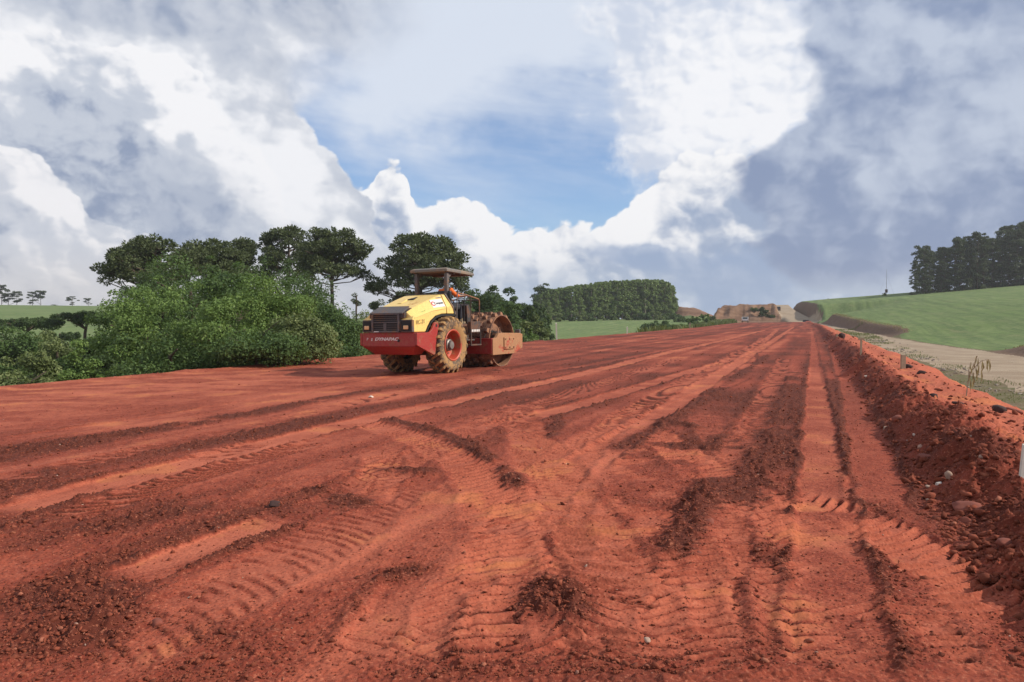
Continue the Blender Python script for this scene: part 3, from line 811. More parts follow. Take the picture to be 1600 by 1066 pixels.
roller = link('road_roller', None, None, (RX, RY, RZ0), (-.015, 0, R(90 - RHEAD)),
              label='yellow and red padfoot roller with muddy tyres and drum, driven by a seated operator', category='road roller')
def text_obj(txt, size, name, mat, parent, Mx, shear=0.0, bold=0.0):
    """flat lettering; Mx takes the text plane (x right, y up) into the machine"""
    cu = bpy.data.curves.new(name, 'FONT'); cu.body = txt; cu.size = size; cu.extrude = .004; cu.shear = shear; cu.offset = bold
    cu.align_x = 'CENTER'; cu.align_y = 'CENTER'
    tmp = bpy.data.objects.new('tmp', cu); COL.objects.link(tmp)
    dg = bpy.context.evaluated_depsgraph_get(); dg.update()
    me = bpy.data.meshes.new_from_object(tmp.evaluated_get(dg))
    bpy.data.objects.remove(tmp)
    me.transform(Mx); me.materials.clear(); me.materials.append(mat)
    return link(name, me, parent)
def frame_M(o, xr, up):
    xr = Vector(xr).normalized(); up = Vector(up).normalized(); n = xr.cross(up)
    return Matrix(((xr.x, up.x, n.x, o[0]), (xr.y, up.y, n.y, o[1]), (xr.z, up.z, n.z, o[2]), (0, 0, 0, 1)))

# --- rear frame: counterweight bumper, belly tapering under it
m = MB()
m.loft([[(-1.75, .93, 1.25), (-1.75, -.93, 1.25), (-1.75, -.93, .86), (-1.75, .93, .86)],
        [(-1.05, .90, 1.25), (-1.05, -.90, 1.25), (-1.05, -.90, .86), (-1.05, .90, .86)]])
m.loft([[(-1.748, .925, .858), (-1.748, -.925, .858), (-1.05, -.895, .858), (-1.05, .895, .858)],
        [(-1.50, .66, .62), (-1.50, -.70, .62), (-1.05, -.66, .62), (-1.05, .66, .62)]])
bump_o = m.obj('bumper', M_RED, roller, bevel=.015)
MB().tube([(-1.758, -.37, 1.03), (-1.74, -.37, 1.03)], .045, 14).obj('tow_hole', M_BLACK, bump_o)
MB().box(-1.768, -1.745, -.88, .88, 1.235, 1.256).obj('top_lip', M_RED, bump_o)
text_obj('DYNAPAC', .14, 'lettering', M_WHITE, bump_o, frame_M((-1.754, .06, 1.07), (0, -1, 0), (0, 0, 1)) @ Matrix.Diagonal((1.25, .85, 1, 1)), .25, .006)
text_obj('P', .10, 'lettering', M_WHITE, bump_o, frame_M((-1.754, .74, 1.07), (0, -1, 0), (0, 0, 1)), .2, .002)
text_obj('S', .10, 'lettering', M_WHITE, bump_o, frame_M((-1.754, .58, 1.06), (0, -1, 0), (0, 0, 1)), .2, .004)
# side panels with lifting lugs
for s in (-1, 1):
    y0, y1 = (s * .935, s * 1.005) if s > 0 else (-1.005, -.935)
    p = MB().prism([(-1.752, 1.245), (-1.752, .90), (-.93, .60), (-.86, .62), (-.80, 1.0), (-.66, 1.44), (-.70, 1.52), (-.78, 1.55), (-.87, 1.52), (-1.0, 1.34), (-1.10, 1.262), (-1.2, 1.245)], y0, y1)
    po = p.obj('side_panel', M_RED, roller, bevel=.008)
    MB().tube([(-.79, s * 1.012, 1.44), (-.79, s * .93, 1.44)], .042, 12).obj('lifting_eye', M_BLACK, po)
# chassis between the wheels, axle
m = MB(); m.box(-1.05, 1.15, -.44, .44, .62, 1.70); m.box(-1.0, .75, -.50, .50, 1.2, 1.72)
m.obj('engine_compartment', M_DARK, roller, bevel=.02)
m = MB(); m.tube([(0, -1.0, .85), (0, 1.0, .85)], .14, 12); m.box(-.22, .22, -.3, .3, .55, 1.1)
m.obj('axle', M_DARK, roller)

# --- engine hood: flat sides, inclined upper flanks, sloping top
def hood_ring(x, zb, zc, yt, zt, yb=.87, lean=0.0):
    return [(x + lean, -yb, zb), (x + lean * .45, -yb + .01, zc), (x, -yt, zt), (x, yt, zt), (x + lean * .45, yb - .01, zc), (x + lean, yb, zb)]
m = MB()
m.loft([hood_ring(-1.70, 1.265, 1.64, .60, 1.84), hood_ring(-1.45, 1.265, 1.70, .60, 1.93), hood_ring(-1.15, 1.265, 1.77, .61, 2.03), hood_ring(-1.05, 1.40, 1.79, .61, 2.06),
        hood_ring(-.90, 1.57, 1.82, .62, 2.11), hood_ring(-.62, 1.72, 1.88, .63, 2.20), hood_ring(-.3, 1.78, 1.95, .65, 2.29), hood_ring(-.03, 1.79, 1.99, .66, 2.36)])
hood = m.obj('hood', M_YEL, roller, bevel=.025)
m = MB(); m.loft([hood_ring(.02, 1.79, 1.99, .66, 2.37, .86), hood_ring(.17, 1.79, 2.0, .66, 2.37, .86, .30)])
m.obj('cowling', M_YEL, roller, bevel=.02)
m = MB(); m.loft([hood_ring(-.04, 1.80, 1.99, .62, 2.33, .82), hood_ring(.04, 1.80, 1.99, .62, 2.33, .82)]); m.obj('seam_strip', M_DARK, roller)
m = MB(); m.loft([hood_ring(.175, 1.60, 2.0, .68, 2.40, .88, .30), hood_ring(.235, 1.60, 2.0, .68, 2.40, .88, .32)]); m.obj('bulkhead', M_GREY, roller, bevel=.01)
# recess on top of the hood: triangular air scoop
m = MB(); m.loft([[(-.62, .12, 2.205), (-.62, -.10, 2.205), (-.30, -.02, 2.30), (-.30, .02, 2.30)], [(-.62, .12, 2.232), (-.62, -.10, 2.232), (-.30, -.02, 2.306), (-.30, .02, 2.306)]])
m.obj('air_scoop', M_BLACK, hood)
m = MB(); m.loft([[(-.95, .26, 2.098), (-.95, .10, 2.098), (-.62, .12, 2.200), (-.62, .28, 2.200)], [(-.95, .24, 2.108), (-.95, .12, 2.108), (-.62, .14, 2.235), (-.62, .26, 2.235)]]).obj('hood_rib', M_YEL, hood)
# fender strip over the wheel arch
for s in (-1, 1):
    m = MB(); pts = [(-1.14, 1.25), (-1.03, 1.40), (-.88, 1.565), (-.61, 1.715), (-.3, 1.775), (.5, 1.775)]
    for (a, b), (c, d) in zip(pts, pts[1:]):
        ya, yb = sorted((s * .90, s * .50))
        m.loft([[(a, ya, b), (a, yb, b), (a, yb, b - .05), (a, ya, b - .05)], [(c, ya, d), (c, yb, d), (c, yb, d - .05), (c, ya, d - .05)]])
    m.obj('wheel_arch', M_BLACK, roller)
    # pressed line along the hood side
    m = MB(); m.loft([[(-1.66, s * .868, 1.68), (-1.66, s * .868, 1.655), (-1.66, s * .885, 1.66)], [(-.75, s * .872, 1.89), (-.75, s * .872, 1.865), (-.75, s * .888, 1.87)], [(-.06, s * .872, 1.97), (-.06, s * .872, 1.945), (-.06, s * .885, 1.95)]])
    m.obj('crease', M_YEL, hood)

# --- rear grille, louvres and light pods
m = MB(); m.box(-1.80, -1.69, -.40, .46, 1.27, 1.76); gr = m.obj('grille', M_BLACK, roller)
fr = MB()
for a in ((-.46, -.40), (.46, .52)): fr.box(-1.84, -1.69, a[0], a[1], 1.265, 1.80)
fr.box(-1.84, -1.69, -.46, .52, 1.76, 1.815); fr.box(-1.84, -1.69, -.46, .52, 1.262, 1.31); fr.box(-1.835, -1.70, -.40, .46, 1.53, 1.56)
fr.obj('grille_frame', M_GREY, gr, bevel=.006)
for k_ in range(3): MB().box(-1.825, -1.79, -.40, .46, 1.60 + k_ * .055, 1.615 + k_ * .055).obj('slat', M_GREY, gr)
for k_ in range(3): MB().box(-1.825, -1.79, -.40, .46, 1.345 + k_ * .06, 1.358 + k_ * .06).obj('slat', M_GREY, gr)
MB().box(-1.822, -1.79, .0, .10, 1.32, 1.52).obj('grille_post', M_GREY, gr)
# sloping louvre panel above the grille
for k_ in range(4):
    x = -1.82 + k_ * .10; z = 1.815 + k_ * .045
    m = MB(); m.loft([[(x, .56 - .01 * k_, z), (x, -.56 + .01 * k_, z), (x, -.56 + .01 * k_, z - .03), (x, .56 - .01 * k_, z - .03)],
                      [(x + .085, .56 - .01 * k_, z + .055), (x + .085, -.56 + .01 * k_, z + .055), (x + .085, -.56 + .01 * k_, z + .02), (x + .085, .56 - .01 * k_, z + .02)]])
    m.obj('louvre', M_GREY, roller)
MB().loft([[(-1.80, -.62, 1.80), (-1.80, .60, 1.80), (-1.80, .60, 1.66), (-1.80, -.62, 1.66)], [(-1.42, -.60, 1.95), (-1.42, .58, 1.95), (-1.42, .58, 1.8), (-1.42, -.60, 1.8)]]).obj('louvre_bed', M_DARK, roller)
for s in (-1, 1):
    ya, yb = sorted((s * .50 + .03, s * .875))
    pod = MB().box(-1.79, -1.69, ya, yb, 1.27, 1.62).obj('light_pod', M_GREY, roller, bevel=.015)
    ym = (ya + yb) / 2
    MB().box(-1.80, -1.785, ya + .03, yb - .03, 1.30, 1.59).obj('pod_recess', M_BLACK, pod)
    lp = MB().box(-1.835, -1.80, ym - .085, ym + .085, 1.345, 1.455, bev=.02).obj('tail_light', M_LAMP, pod)
    MB().box(-1.815, -1.80, ym - .11, ym + .11, 1.325, 1.475).obj('lamp_bezel', M_BLACK, pod)
    MB().loft([[(-1.78, ya, 1.62), (-1.78, yb, 1.62), (-1.70, yb, 1.60), (-1.70, ya, 1.60)], [(-1.72, ya + .02, 1.72 if s > 0 else 1.69), (-1.72, yb - .06, 1.66), (-1.68, yb - .06, 1.66), (-1.68, ya + .02, 1.72)]]).obj('pod_cover', M_YEL, pod)
MB().box(-1.845, -1.835, .26, .42, 1.275, 1.30).obj('number_plate', M_TRANS, roller)

# --- stickers and lettering on the right flank of the hood (the flank leans, so they lie on its plane)
def flank(x, t):   # point on the inclined flank, t 0 at the crease, 1 at the top edge
    f = (x + 1.70) / 1.67; zc = 1.64 + .35 * f; yt = .60 + .06 * f; zt = 1.84 + .52 * f
    return Vector((x, -(.86 + (yt - .86) * t), zc + (zt - zc) * t))
o_ = flank(-.36, .50); xr = (flank(-.05, .5) - flank(-.7, .5)); up = flank(-.36, .9) - flank(-.36, .1)
up = up - xr.normalized() * up.dot(xr.normalized()); nrm = xr.cross(up).normalized()
rot = Matrix.Rotation(-R(11), 4, nrm); xh = rot @ xr; uh = rot @ up
Ms = frame_M(o_ + nrm * .012, xh, uh)
m = MB(); m.box(-.27, .27, -.135, .135, -.004, .004, Ms); st = m.obj('sticker', M_TRANS, roller)
Mt = frame_M(o_ + nrm * .018, xh, uh)
text_obj('Compasa', .105, 'sticker_text', M_INK, st, Mt @ Matrix.Translation((.055, 0, 0)), 0, .002)
text_obj('C', .20, 'sticker_logo', M_LOGO, st, Mt @ Matrix.Translation((-.20, -.01, 0)), 0, .006)
ti = flank(-.20, .86)
text_obj('CA250PD', .06, 'type_text', plain('grey_ink', (.33, .32, .36), .6), roller, frame_M(ti + nrm * .012, xh, uh), 0, 0)
text_obj('Compasa', .085, 'faded_text', M_LGREEN, roller, frame_M(flank(-1.18, .35) + nrm * .010, xr, up), .2, 0)
text_obj('RC-21', .17, 'unit_number', plain('grey_marker_ink', (.10, .075, .04), .7), roller, frame_M((-1.40, -.886, 1.55), (1, 0, .1), (0, 0, 1)) @ Matrix.Diagonal((.95, 1.0, 1, 1)), 0, -.003)

# --- wheels
def make_wheel(s):
    w = link('wheel', None, roller, (0, s * .83, .85))
    hw = .27
    prof = [(.44, -.20), (.50, -.24), (.62, -hw), (.70, -hw), (.74, -.25), (.765, -.21), (.78, -.12), (.785, 0), (.78, .12), (.765, .21), (.74, .25), (.70, hw), (.62, hw), (.50, .24), (.44, .20)]
    ty = MB().lathe(prof, 'y', 48).obj('tyre', M_TYRE, w, smooth='all')
    ty.data.materials.append(M_TREAD)
    for f in ty.data.polygons:
        if math.hypot(f.center.x, f.center.z) > .735: f.material_index = 1
    # rim, dished on the outer side
    o_s = s
    rp = [(.455, .215 * o_s), (.475, .245 * o_s), (.45, .255 * o_s), (.42, .235 * o_s), (.40, .12 * o_s), (.385, -.02 * o_s), (.33, -.05 * o_s), (.20, -.03 * o_s), (.19, .03 * o_s), (.0, .03 * o_s)]
    MB().lathe(rp, 'y', 40).obj('rim', M_RIM, w, smooth=True)
    MB().lathe([(.185, .02 * o_s), (.175, .12 * o_s), (.12, .15 * o_s), (.11, .20 * o_s), (.0, .21 * o_s)], 'y', 24).obj('hub', M_HUB, w, smooth=True)
    for k_ in range(10):
        a = 2 * PI * k_ / 10; MB().tube([(.27 * math.cos(a), -.05 * o_s, .27 * math.sin(a)), (.27 * math.cos(a), .0, .27 * math.sin(a))], .018, 6).obj('wheel_nut', M_HUB, w)
    # lug: a bar running diagonally from the centre over the shoulder
    for side in (-1, 1):
        path = [(.0, -.02 * side, .80), (.055, .07 * side, .80), (.10, .15 * side, .792), (.14, .225 * side, .765), (.165, .268 * side, .70)]
        rings = []
        for i, (px_, py_, pz_) in enumerate(path):
            wd = .036 + .006 * i; hh = .07 if i < 4 else .03
            a = px_ / .8; ca, sa = math.cos(a), math.sin(a)
            def P3(dx_, r_): return (r_ * sa + dx_ * ca, py_ + (0.012 * side if i == 4 else 0), r_ * ca - dx_ * sa)
            rings.append([P3(-wd, pz_ - .02), P3(-wd * .72, pz_ + hh), P3(wd * .72, pz_ + hh), P3(wd, pz_ - .02)])
        me = MB().loft(rings).mesh('lug', M_TYRE)
        nl = 20
        for k_ in range(nl):
            lo = link('lug', me, w); lo.rotation_euler = (0, 2 * PI * (k_ + (.5 if side > 0 else 0)) / nl, 0)
    w.rotation_euler = (0, .15 * s, 0)
    return w
make_wheel(-1); make_wheel(1)

# --- operator's platform
pf = MB().box(.35, 1.85, -.98, .98, 1.40, 1.48).obj('platform', M_DARK, roller, bevel=.01)
MB().box(.40, 1.80, -.92, .92, 1.482, 1.49).obj('floor_mat', M_BLACK, pf)
stp = MB().box(.98, 1.55, -1.10, -.985, 1.20, 1.55).obj('step_box', M_DARK, roller, bevel=.01)
for k_ in range(5): MB().box(1.02 + k_ * .10, 1.09 + k_ * .10, -1.106, -1.098, 1.23, 1.30).obj('warning_patch', M_TRANS, stp)
MB().box(.95, 1.58, -1.12, -.90, .80, .84).obj('step', M_DARK, roller)
for x in (.97, 1.54): MB().box(x, x + .03, -1.11, -1.07, .80, 1.22).obj('step_hanger', M_DARK, roller)
seat = MB().box(.52, 1.02, -.70, -.22, 1.93, 2.04, bev=.03).obj('seat', M_SEAT, roller)
MB().box(.44, .55, -.70, -.22, 2.02, 2.50, bev=.03).obj('seat_back', M_SEAT, seat)
MB().box(.60, .94, -.62, -.30, 1.48, 1.93).obj('seat_base', M_DARK, seat)
cns = MB().prism([(1.40, 1.48), (1.62, 1.48), (1.62, 1.9), (1.50, 2.12), (1.36, 2.06)], -.72, -.16).obj('console', M_DARK, roller, bevel=.015)
MB().tube([(1.48, -.45, 1.95), (1.33, -.45, 2.22)], .025, 8).obj('steering_column', M_BLACK, cns)
def torus_m(c, ax, Rr, r, seg=24, sub=8):
    ax = Vector(ax).normalized(); a = ax.orthogonal().normalized(); b = ax.cross(a); c = Vector(c)
    mb = MB(); rings = []
    for i in range(seg):
        t = 2 * PI * i / seg; d = a * math.cos(t) + b * math.sin(t)
        rings.append([c + d * (Rr + r * math.cos(u2)) + ax * r * math.sin(u2) for u2 in [2 * PI * j / sub for j in range(sub)]])
    rings.append(rings[0]); mb.loft(rings, cap=False); return mb
torus_m((1.33, -.45, 2.22), (-.45, 0, .9), .18, .016).obj('steering_wheel', M_BLACK, cns, smooth=True)
MB().tube([(1.05, -.80, 1.48), (1.08, -.80, 2.12)], .018, 6).tube([(1.08, -.80, 2.12), (1.08, -.80, 2.18)], .03, 8).obj('lever', M_BLACK, roller)
# guard rails
def rail(pts, r=.02, mat=M_GREY): return MB().tube(pts, r, 8).obj('guard_rail', mat, roller, smooth=True)
for s in (-1, 1):
    rail([(.45, s * .95, 2.42), (.9, s * .97, 2.38), (1.68, s * .97, 2.26), (1.72, s * .97, 2.20), (1.72, s * .97, 1.46)], .02, M_DRUM if s < 0 else M_GREY)
    rail([(1.2, s * .97, 2.33), (1.2, s * .97, 1.46)], .014, M_DARK)
    rail([(.45, s * .95, 2.42), (.40, s * .95, 1.6)], .018)
rail([(1.72, -.97, 2.22), (1.78, 0, 2.26), (1.72, .97, 2.22)]); rail([(1.72, -.97, 1.85), (1.76, 0, 1.86), (1.72, .97, 1.85)], .014, M_DARK)
rail([(1.74, -.35, 2.24), (1.74, -.35, 1.46)], .014, M_DARK); rail([(1.74, .35, 2.24), (1.74, .35, 1.46)], .014, M_DARK)
# canopy
cp_ = MB()
cp_.loft([[(.30, -.69, 3.08), (1.90, -.69, 3.02), (1.90, .69, 3.02), (.30, .69, 3.08)], [(.30, -.69, 3.17), (1.90, -.69, 3.10), (1.90, .69, 3.10), (.30, .69, 3.17)], [(.40, -.60, 3.205), (1.80, -.60, 3.145), (1.80, .60, 3.145), (.40, .60, 3.205)]])
can = cp_.obj('canopy', M_CAN, roller, bevel=.02)
for x in (.75, 1.1, 1.45): MB().box(x, x + .05, -.64, .64, 3.015, 3.05).obj('roof_rib', M_DARK, can)
for s in (-1, 1):
    m = MB(); m.box(.42, .54, s * .55 - .055, s * .55 + .055, 1.48, 3.07); m.obj('canopy_post', M_GREY, roller, bevel=.01)
    MB().prism([(.54, 2.86), (.54, 3.05), (.80, 3.05)], s * .55 - .02, s * .55 + .02).obj('post_gusset', M_GREY, roller)

# --- articulated joint and front frame
m = MB(); m.box(1.1, 1.75, -.30, .30, .72, .86); m.box(1.1, 1.75, -.30, .30, 1.14, 1.28); m.tube([(1.6, 0, .62), (1.6, 0, 1.36)], .13, 14); m.box(1.6, 2.07, -.35, .35, .68, 1.12)
m.obj('articulated_joint', M_DARK, roller)
for s in (-1, 1):
    MB().tube([(1.0, s * .34, .95), (1.5, s * .48, .95)], .06, 10).tube([(1.5, s * .48, .95), (1.98, s * .6, .95)], .035, 10).obj('steering_cylinder', M_DARK, roller, smooth=True)
front = link('front_frame', None, roller, (2.05, 0, 0), (0, 0, R(0)))
def fx(v): return v - 2.05
MB().box(fx(2.02), fx(2.18), -1.24, 1.24, .50, 1.00).obj('crossbeam', M_RED, front, bevel=.012)
MB().prism([(fx(2.18), 1.0), (fx(2.18), .85), (fx(2.42), 1.16), (fx(2.30), 1.14)], -.9, .9).obj('scraper_bar', M_DRUM, front)
for s in (-1, 1):
    ya, yb = sorted((s * 1.16, s * 1.27))
    sp = MB().prism([(fx(2.04), .46), (fx(3.55), .46), (fx(4.12), .64), (fx(4.12), 1.10), (fx(3.95), 1.14), (fx(2.62), 1.17), (fx(2.42), 1.14), (fx(2.30), 1.02), (fx(2.04), .98)], ya, yb).obj('side_plate', M_RED2, front, bevel=.012)
    yc, yd = sorted((s * 1.27, s * 1.31))
    MB().box(fx(2.75), fx(3.45), yc, yd, .62, 1.02, bev=.015).obj('bearing_cover', M_RED2, sp)
    for k_, (bx_, bz_) in enumerate([(2.82, .68), (3.38, .68), (2.82, .96), (3.38, .96), (3.1, .68), (3.1, .96)]):
        MB().tube([(fx(bx_), s * 1.30, bz_), (fx(bx_), s * 1.335, bz_)], .026, 6).obj('bolt', M_DRUM, sp)
    MB().box(fx(2.45), fx(3.9), *sorted((s * 1.02, s * 1.16)), 1.10, 1.145).obj('top_flange', M_RED2, sp)
    MB().tube([(fx(2.5), s * 1.2, 1.16), (fx(2.52), s * 1.2, 1.33), (fx(2.62), s * 1.2, 1.34), (fx(2.66), s * 1.2, 1.17)], .02, 6).obj('lifting_loop', M_DRUM, sp, smooth=True)
MB().box(fx(3.98), fx(4.12), -1.16, 1.16, .66, 1.08).obj('front_beam', M_RED2, front, bevel=.012)
MB().tube([(fx(2.1), -.9, 1.02), (fx(2.2), -.95, 1.20), (fx(2.5), -1.05, 1.22), (fx(2.7), -1.1, 1.12)], .018, 6).tube([(fx(2.1), -.7, 1.0), (fx(2.3), -.8, 1.16), (fx(2.55), -1.0, 1.24)], .018, 6).obj('hose', M_BLACK, front, smooth=True)
lamp_o = MB().box(fx(4.0), fx(4.1), -1.22, -1.02, 1.12, 1.26, bev=.02).obj('work_light', M_GREY, front)
# --- drum
drum = link('drum', None, roller, (3.04, 0, .90), (0, .1, 0))
DR = .865
MB().lathe([(DR, -1.06), (DR, 1.06), (DR - .035, 1.06), (DR - .035, .72), (.0, .72)], 'y', 64).lathe([(DR, -1.06), (DR - .035, -1.06), (DR - .035, -.72), (.0, -.72)], 'y', 64).obj('drum_shell', M_DRUM, drum, smooth=True)
MB().lathe([(.34, -.78), (.34, -.95), (.22, -1.0), (.0, -1.0)], 'y', 28).lathe([(.34, .78), (.34, .95), (.22, 1.0), (.0, 1.0)], 'y', 28).obj('drum_bearing', M_DARK, drum, smooth=True)
m = MB(); a, b = .088, .055
pm = m.loft([[(-a, -a, 0), (a, -a, 0), (a, a, 0), (-a, a, 0)], [(-b, -b, .115), (b, -b, .115), (b, b, .115), (-b, b, .115)]]).mesh('drum_pad', M_DRUM)
for row in range(8):
    for k_ in range(15):
        an = 2 * PI * (k_ + .5 * (row % 2) + .06 * row) / 15
        o = link('drum_pad', pm, drum)
        o.location = ((DR - .012) * math.sin(an), -.93 + row * .265, (DR - .012) * math.cos(an)); o.rotation_euler = (0, an, 0)

# ------------------------------------------------------------------ the operator, seated to the right of the machine's middle
def skin_body(name, joints, edges, mat, sub=2):
    bm = bmesh.new(); sk = bm.verts.layers.skin.verify(); vs = []
    for j, (p, r_) in enumerate(joints):
        v = bm.verts.new(p); v[sk].radius = (r_, r_) if not isinstance(r_, tuple) else r_; v[sk].use_root = (j == 0); vs.append(v)
    for a, b in edges: bm.edges.new((vs[a], vs[b]))
    me = bpy.data.meshes.new(name); bm.to_mesh(me); bm.free()
    t = bpy.data.objects.new('tmp', me); COL.objects.link(t)
    t.modifiers.new('s', 'SKIN').use_smooth_shade = True
    ms = t.modifiers.new('u', 'SUBSURF'); ms.levels = sub; ms.render_levels = sub
    dg = bpy.context.evaluated_depsgraph_get(); dg.update()
    m2 = bpy.data.meshes.new_from_object(t.evaluated_get(dg)); bpy.data.objects.remove(t)
    m2.polygons.foreach_set('use_smooth', np.ones(len(m2.polygons), bool))
    m2.materials.clear(); m2.materials.append(mat); m2.name = name
    return m2
SKINM = plain('skin', (.33, .17, .10), .55, .08, 8)
M_ORG = plain('orange_cloth', (.80, .16, .025), .85, .15, 10)
M_TROU = plain('navy_trousers', (.035, .035, .045), .9, .2, 10)
M_CAPM = plain('black_cap', (.02, .02, .025), .8)
M_BOOT = plain('dusty_boot', (.42, .30, .18), .85, .2, 15)
per = link('person', None, None, (RX, RY, RZ0), (-.015, 0, R(90 - RHEAD)),
           label='seated operator in orange shirt and dark cap driving the roller under its canopy', category='person')
px0, py0, pz0 = .62, -.42, 2.06         # pelvis
J = [((px0, py0, pz0), .13), ((px0 - .02, py0, pz0 + .22), .125), ((px0, py0, pz0 + .42), .14), ((px0 + .01, py0, pz0 + .53), .06), ((px0 + .03, py0, pz0 + .60), .062), ((px0 + .04, py0, pz0 + .70), .095), ((px0 + .03, py0, pz0 + .79), .07),
     ((px0 + .01, py0 - .19, pz0 + .45), .062), ((px0 + .10, py0 - .36, pz0 + .27), .048), ((px0 + .34, py0 - .47, pz0 + .28), .036), ((px0 + .43, py0 - .48, pz0 + .29), .026),
     ((px0 + .01, py0 + .19, pz0 + .45), .062), ((px0 + .13, py0 + .27, pz0 + .19), .048), ((px0 + .40, py0 + .15, pz0 + .17), .036), ((px0 + .50, py0 + .12, pz0 + .18), .026),
     ((px0 + .10, py0 - .11, pz0 - .02), .10), ((px0 + .46, py0 - .20, pz0 - .01), .075), ((px0 + .50, py0 - .22, pz0 - .48), .045), ((px0 + .62, py0 - .22, pz0 - .55), .038),
     ((px0 + .10, py0 + .11, pz0 - .02), .10), ((px0 + .46, py0 + .16, pz0 - .01), .075), ((px0 + .50, py0 + .16, pz0 - .48), .045), ((px0 + .62, py0 + .16, pz0 - .55), .038)]
EG = [(0, 1), (1, 2), (2, 3), (3, 4), (4, 5), (5, 6), (2, 7), (7, 8), (8, 9), (9, 10), (2, 11), (11, 12), (12, 13), (13, 14), (0, 15), (15, 16), (16, 17), (17, 18), (0, 19), (19, 20), (20, 21), (21, 22)]
link('body', skin_body('body', J, EG, SKINM), per)
def sub_skin(name, ids, grow, mat, trim=None):
    mp = {j: i for i, j in enumerate(ids)}
    jj = [(J[j][0], J[j][1] + grow) for j in ids]
    if trim:
        for a, b, t in trim:                                   # shorten the last piece: a -> b by t
            pa, pb = Vector(J[a][0]), Vector(J[b][0]); jj[mp[b]] = (tuple(pa.lerp(pb, t)), jj[mp[b]][1])
    ee = [(mp[a], mp[b]) for a, b in EG if a in mp and b in mp]
    return link(name, skin_body(name, jj, ee, mat), per)
sub_skin('shirt', [1, 2, 3, 7, 8, 9, 11, 12, 13], .022, M_ORG, [(8, 9, .35), (12, 13, .35), (2, 3, .6)])
sub_skin('trousers', [0, 1, 15, 16, 17, 19, 20, 21], .022, M_TROU, [(0, 1, .45)])
hx, hy, hz = px0 + .04, py0, pz0 + .72
m = MB(); m.lathe([(.001, .125), (.06, .115), (.10, .075), (.118, .02), (.12, -.01)], 'z', 20, (hx, hy, hz)); m.box(hx + .08, hx + .22, hy - .07, hy + .07, hz - .005, hz + .01)
m.obj('cap', M_CAPM, per, smooth=True)
for s, f_ in ((-.22, 18), (.16, 22)):
    MB().box(px0 + .46, px0 + .72, py0 + s - .05, py0 + s + .05, pz0 - .595, pz0 - .50, bev=.03).obj('boot', M_BOOT, per, smooth=True)
    MB().tube([(px0 + .50, py0 + s, pz0 - .40), (px0 + .51, py0 + s, pz0 - .55)], .062, 10).obj('boot', M_BOOT, per, smooth=True)
def hand(base, d, up, side, name='hand'):
    """palm with four curled fingers and a thumb closed round a bar"""
    d = Vector(d).normalized(); up = Vector(up).normalized(); sd2 = d.cross(up).normalized(); b = Vector(base)
    m = MB()
    m.loft([[b + sd2 * (-.03) + up * .012, b + sd2 * .03 + up * .012, b + sd2 * .03 - up * .014, b + sd2 * (-.03) - up * .014],
            [b + d * .085 + sd2 * (-.042) + up * .012, b + d * .085 + sd2 * .042 + up * .012, b + d * .085 + sd2 * .042 - up * .012, b + d * .085 - sd2 * .042 - up * .012]])
    for i, L in enumerate((.9, 1.0, .95, .78)):
        o = b + d * .08 + sd2 * (-.031 + .0207 * i)
        m.tube([o, o + d * .036 * L, o + d * .055 * L - up * .028, o + d * .035 * L - up * .055], [.0095, .009, .0085, .007], 6)
    o = b + d * .03 + sd2 * side * .035
    m.tube([o, o + d * .03 + sd2 * side * .02 - up * .02, o + d * .05 + sd2 * side * .005 - up * .045], [.011, .010, .008], 6)
    return m.obj(name, SKINM, per, smooth=True)
hand((px0 + .42, py0 - .48, pz0 + .30), (1, 0, -.08), (0, 0, 1), 1)
hand((px0 + .48, py0 + .125, pz0 + .19), (1, -.1, -.1), (0, 0, 1), -1)
# ------------------------------------------------------------------ vegetation
def leaf_mat(name, c1, c2, c3=None, rough=.6, trans=.25, bsc=.35):
    """leaves: each island of faces its own tint; clumps lighter or darker by a broad noise"""
    m_ = bpy.data.materials.new(name); m_.use_nodes = True
    nt = m_.node_tree; nt.nodes.clear(); q = N(nt)
    G = geo(q); rnd = G['Random Per Island']
    P = opos(q)
    n = q.noise(P, bsc, 4, .6)
    c = q.mix(rnd, c1, c2)
    c = q.mix(q.ramp(n, .38, .64), c, c3 or c2)
    c = q.mix(q.ramp(rnd, .9, 1.0, 0, .35), c, tuple(min(1, a * 1.7) for a in c2))
    d = q.new('ShaderNodeBsdfPrincipled'); q.put(d.inputs['Base Color'], c); q.put(d.inputs['Roughness'], rough); q.put(d.inputs['Specular IOR Level'], .25)
    t = q.new('ShaderNodeBsdfTranslucent'); q.put(t.inputs[0], q.mix(.5, c, (.22, .30, .04)))
    mx_ = q.new('ShaderNodeMixShader'); q.put(mx_.inputs[0], trans); q.l.new(d.outputs[0], mx_.inputs[1]); q.l.new(t.outputs[0], mx_.inputs[2])
    out = q.new('ShaderNodeOutputMaterial'); q.l.new(mx_.outputs[0], out.inputs[0])
    return m_
L_BRIGHT = leaf_mat('bright_leaves', (.072, .138, .030), (.205, .290, .080), (.125, .205, .052))
L_MID = leaf_mat('mid_leaves', (.042, .086, .024), (.115, .175, .052), (.070, .122, .036))
L_OLIVE = leaf_mat('olive_leaves', (.095, .135, .045), (.215, .250, .100), (.140, .180, .066))
L_DARK = leaf_mat('dark_leaves', (.034, .064, .022), (.075, .115, .038), (.050, .085, .030))
L_ARAU = leaf_mat('araucaria_needles', (.046, .066, .028), (.130, .155, .064), (.082, .106, .044), trans=.1, bsc=.8)
L_EUC = leaf_mat('eucalyptus_leaves', (.034, .052, .030), (.080, .105, .055), (.055, .076, .042), trans=.15)
L_PLANT = leaf_mat('plantation_leaves', (.125, .185, .065), (.250, .325, .120), (.180, .250, .090), trans=.3)
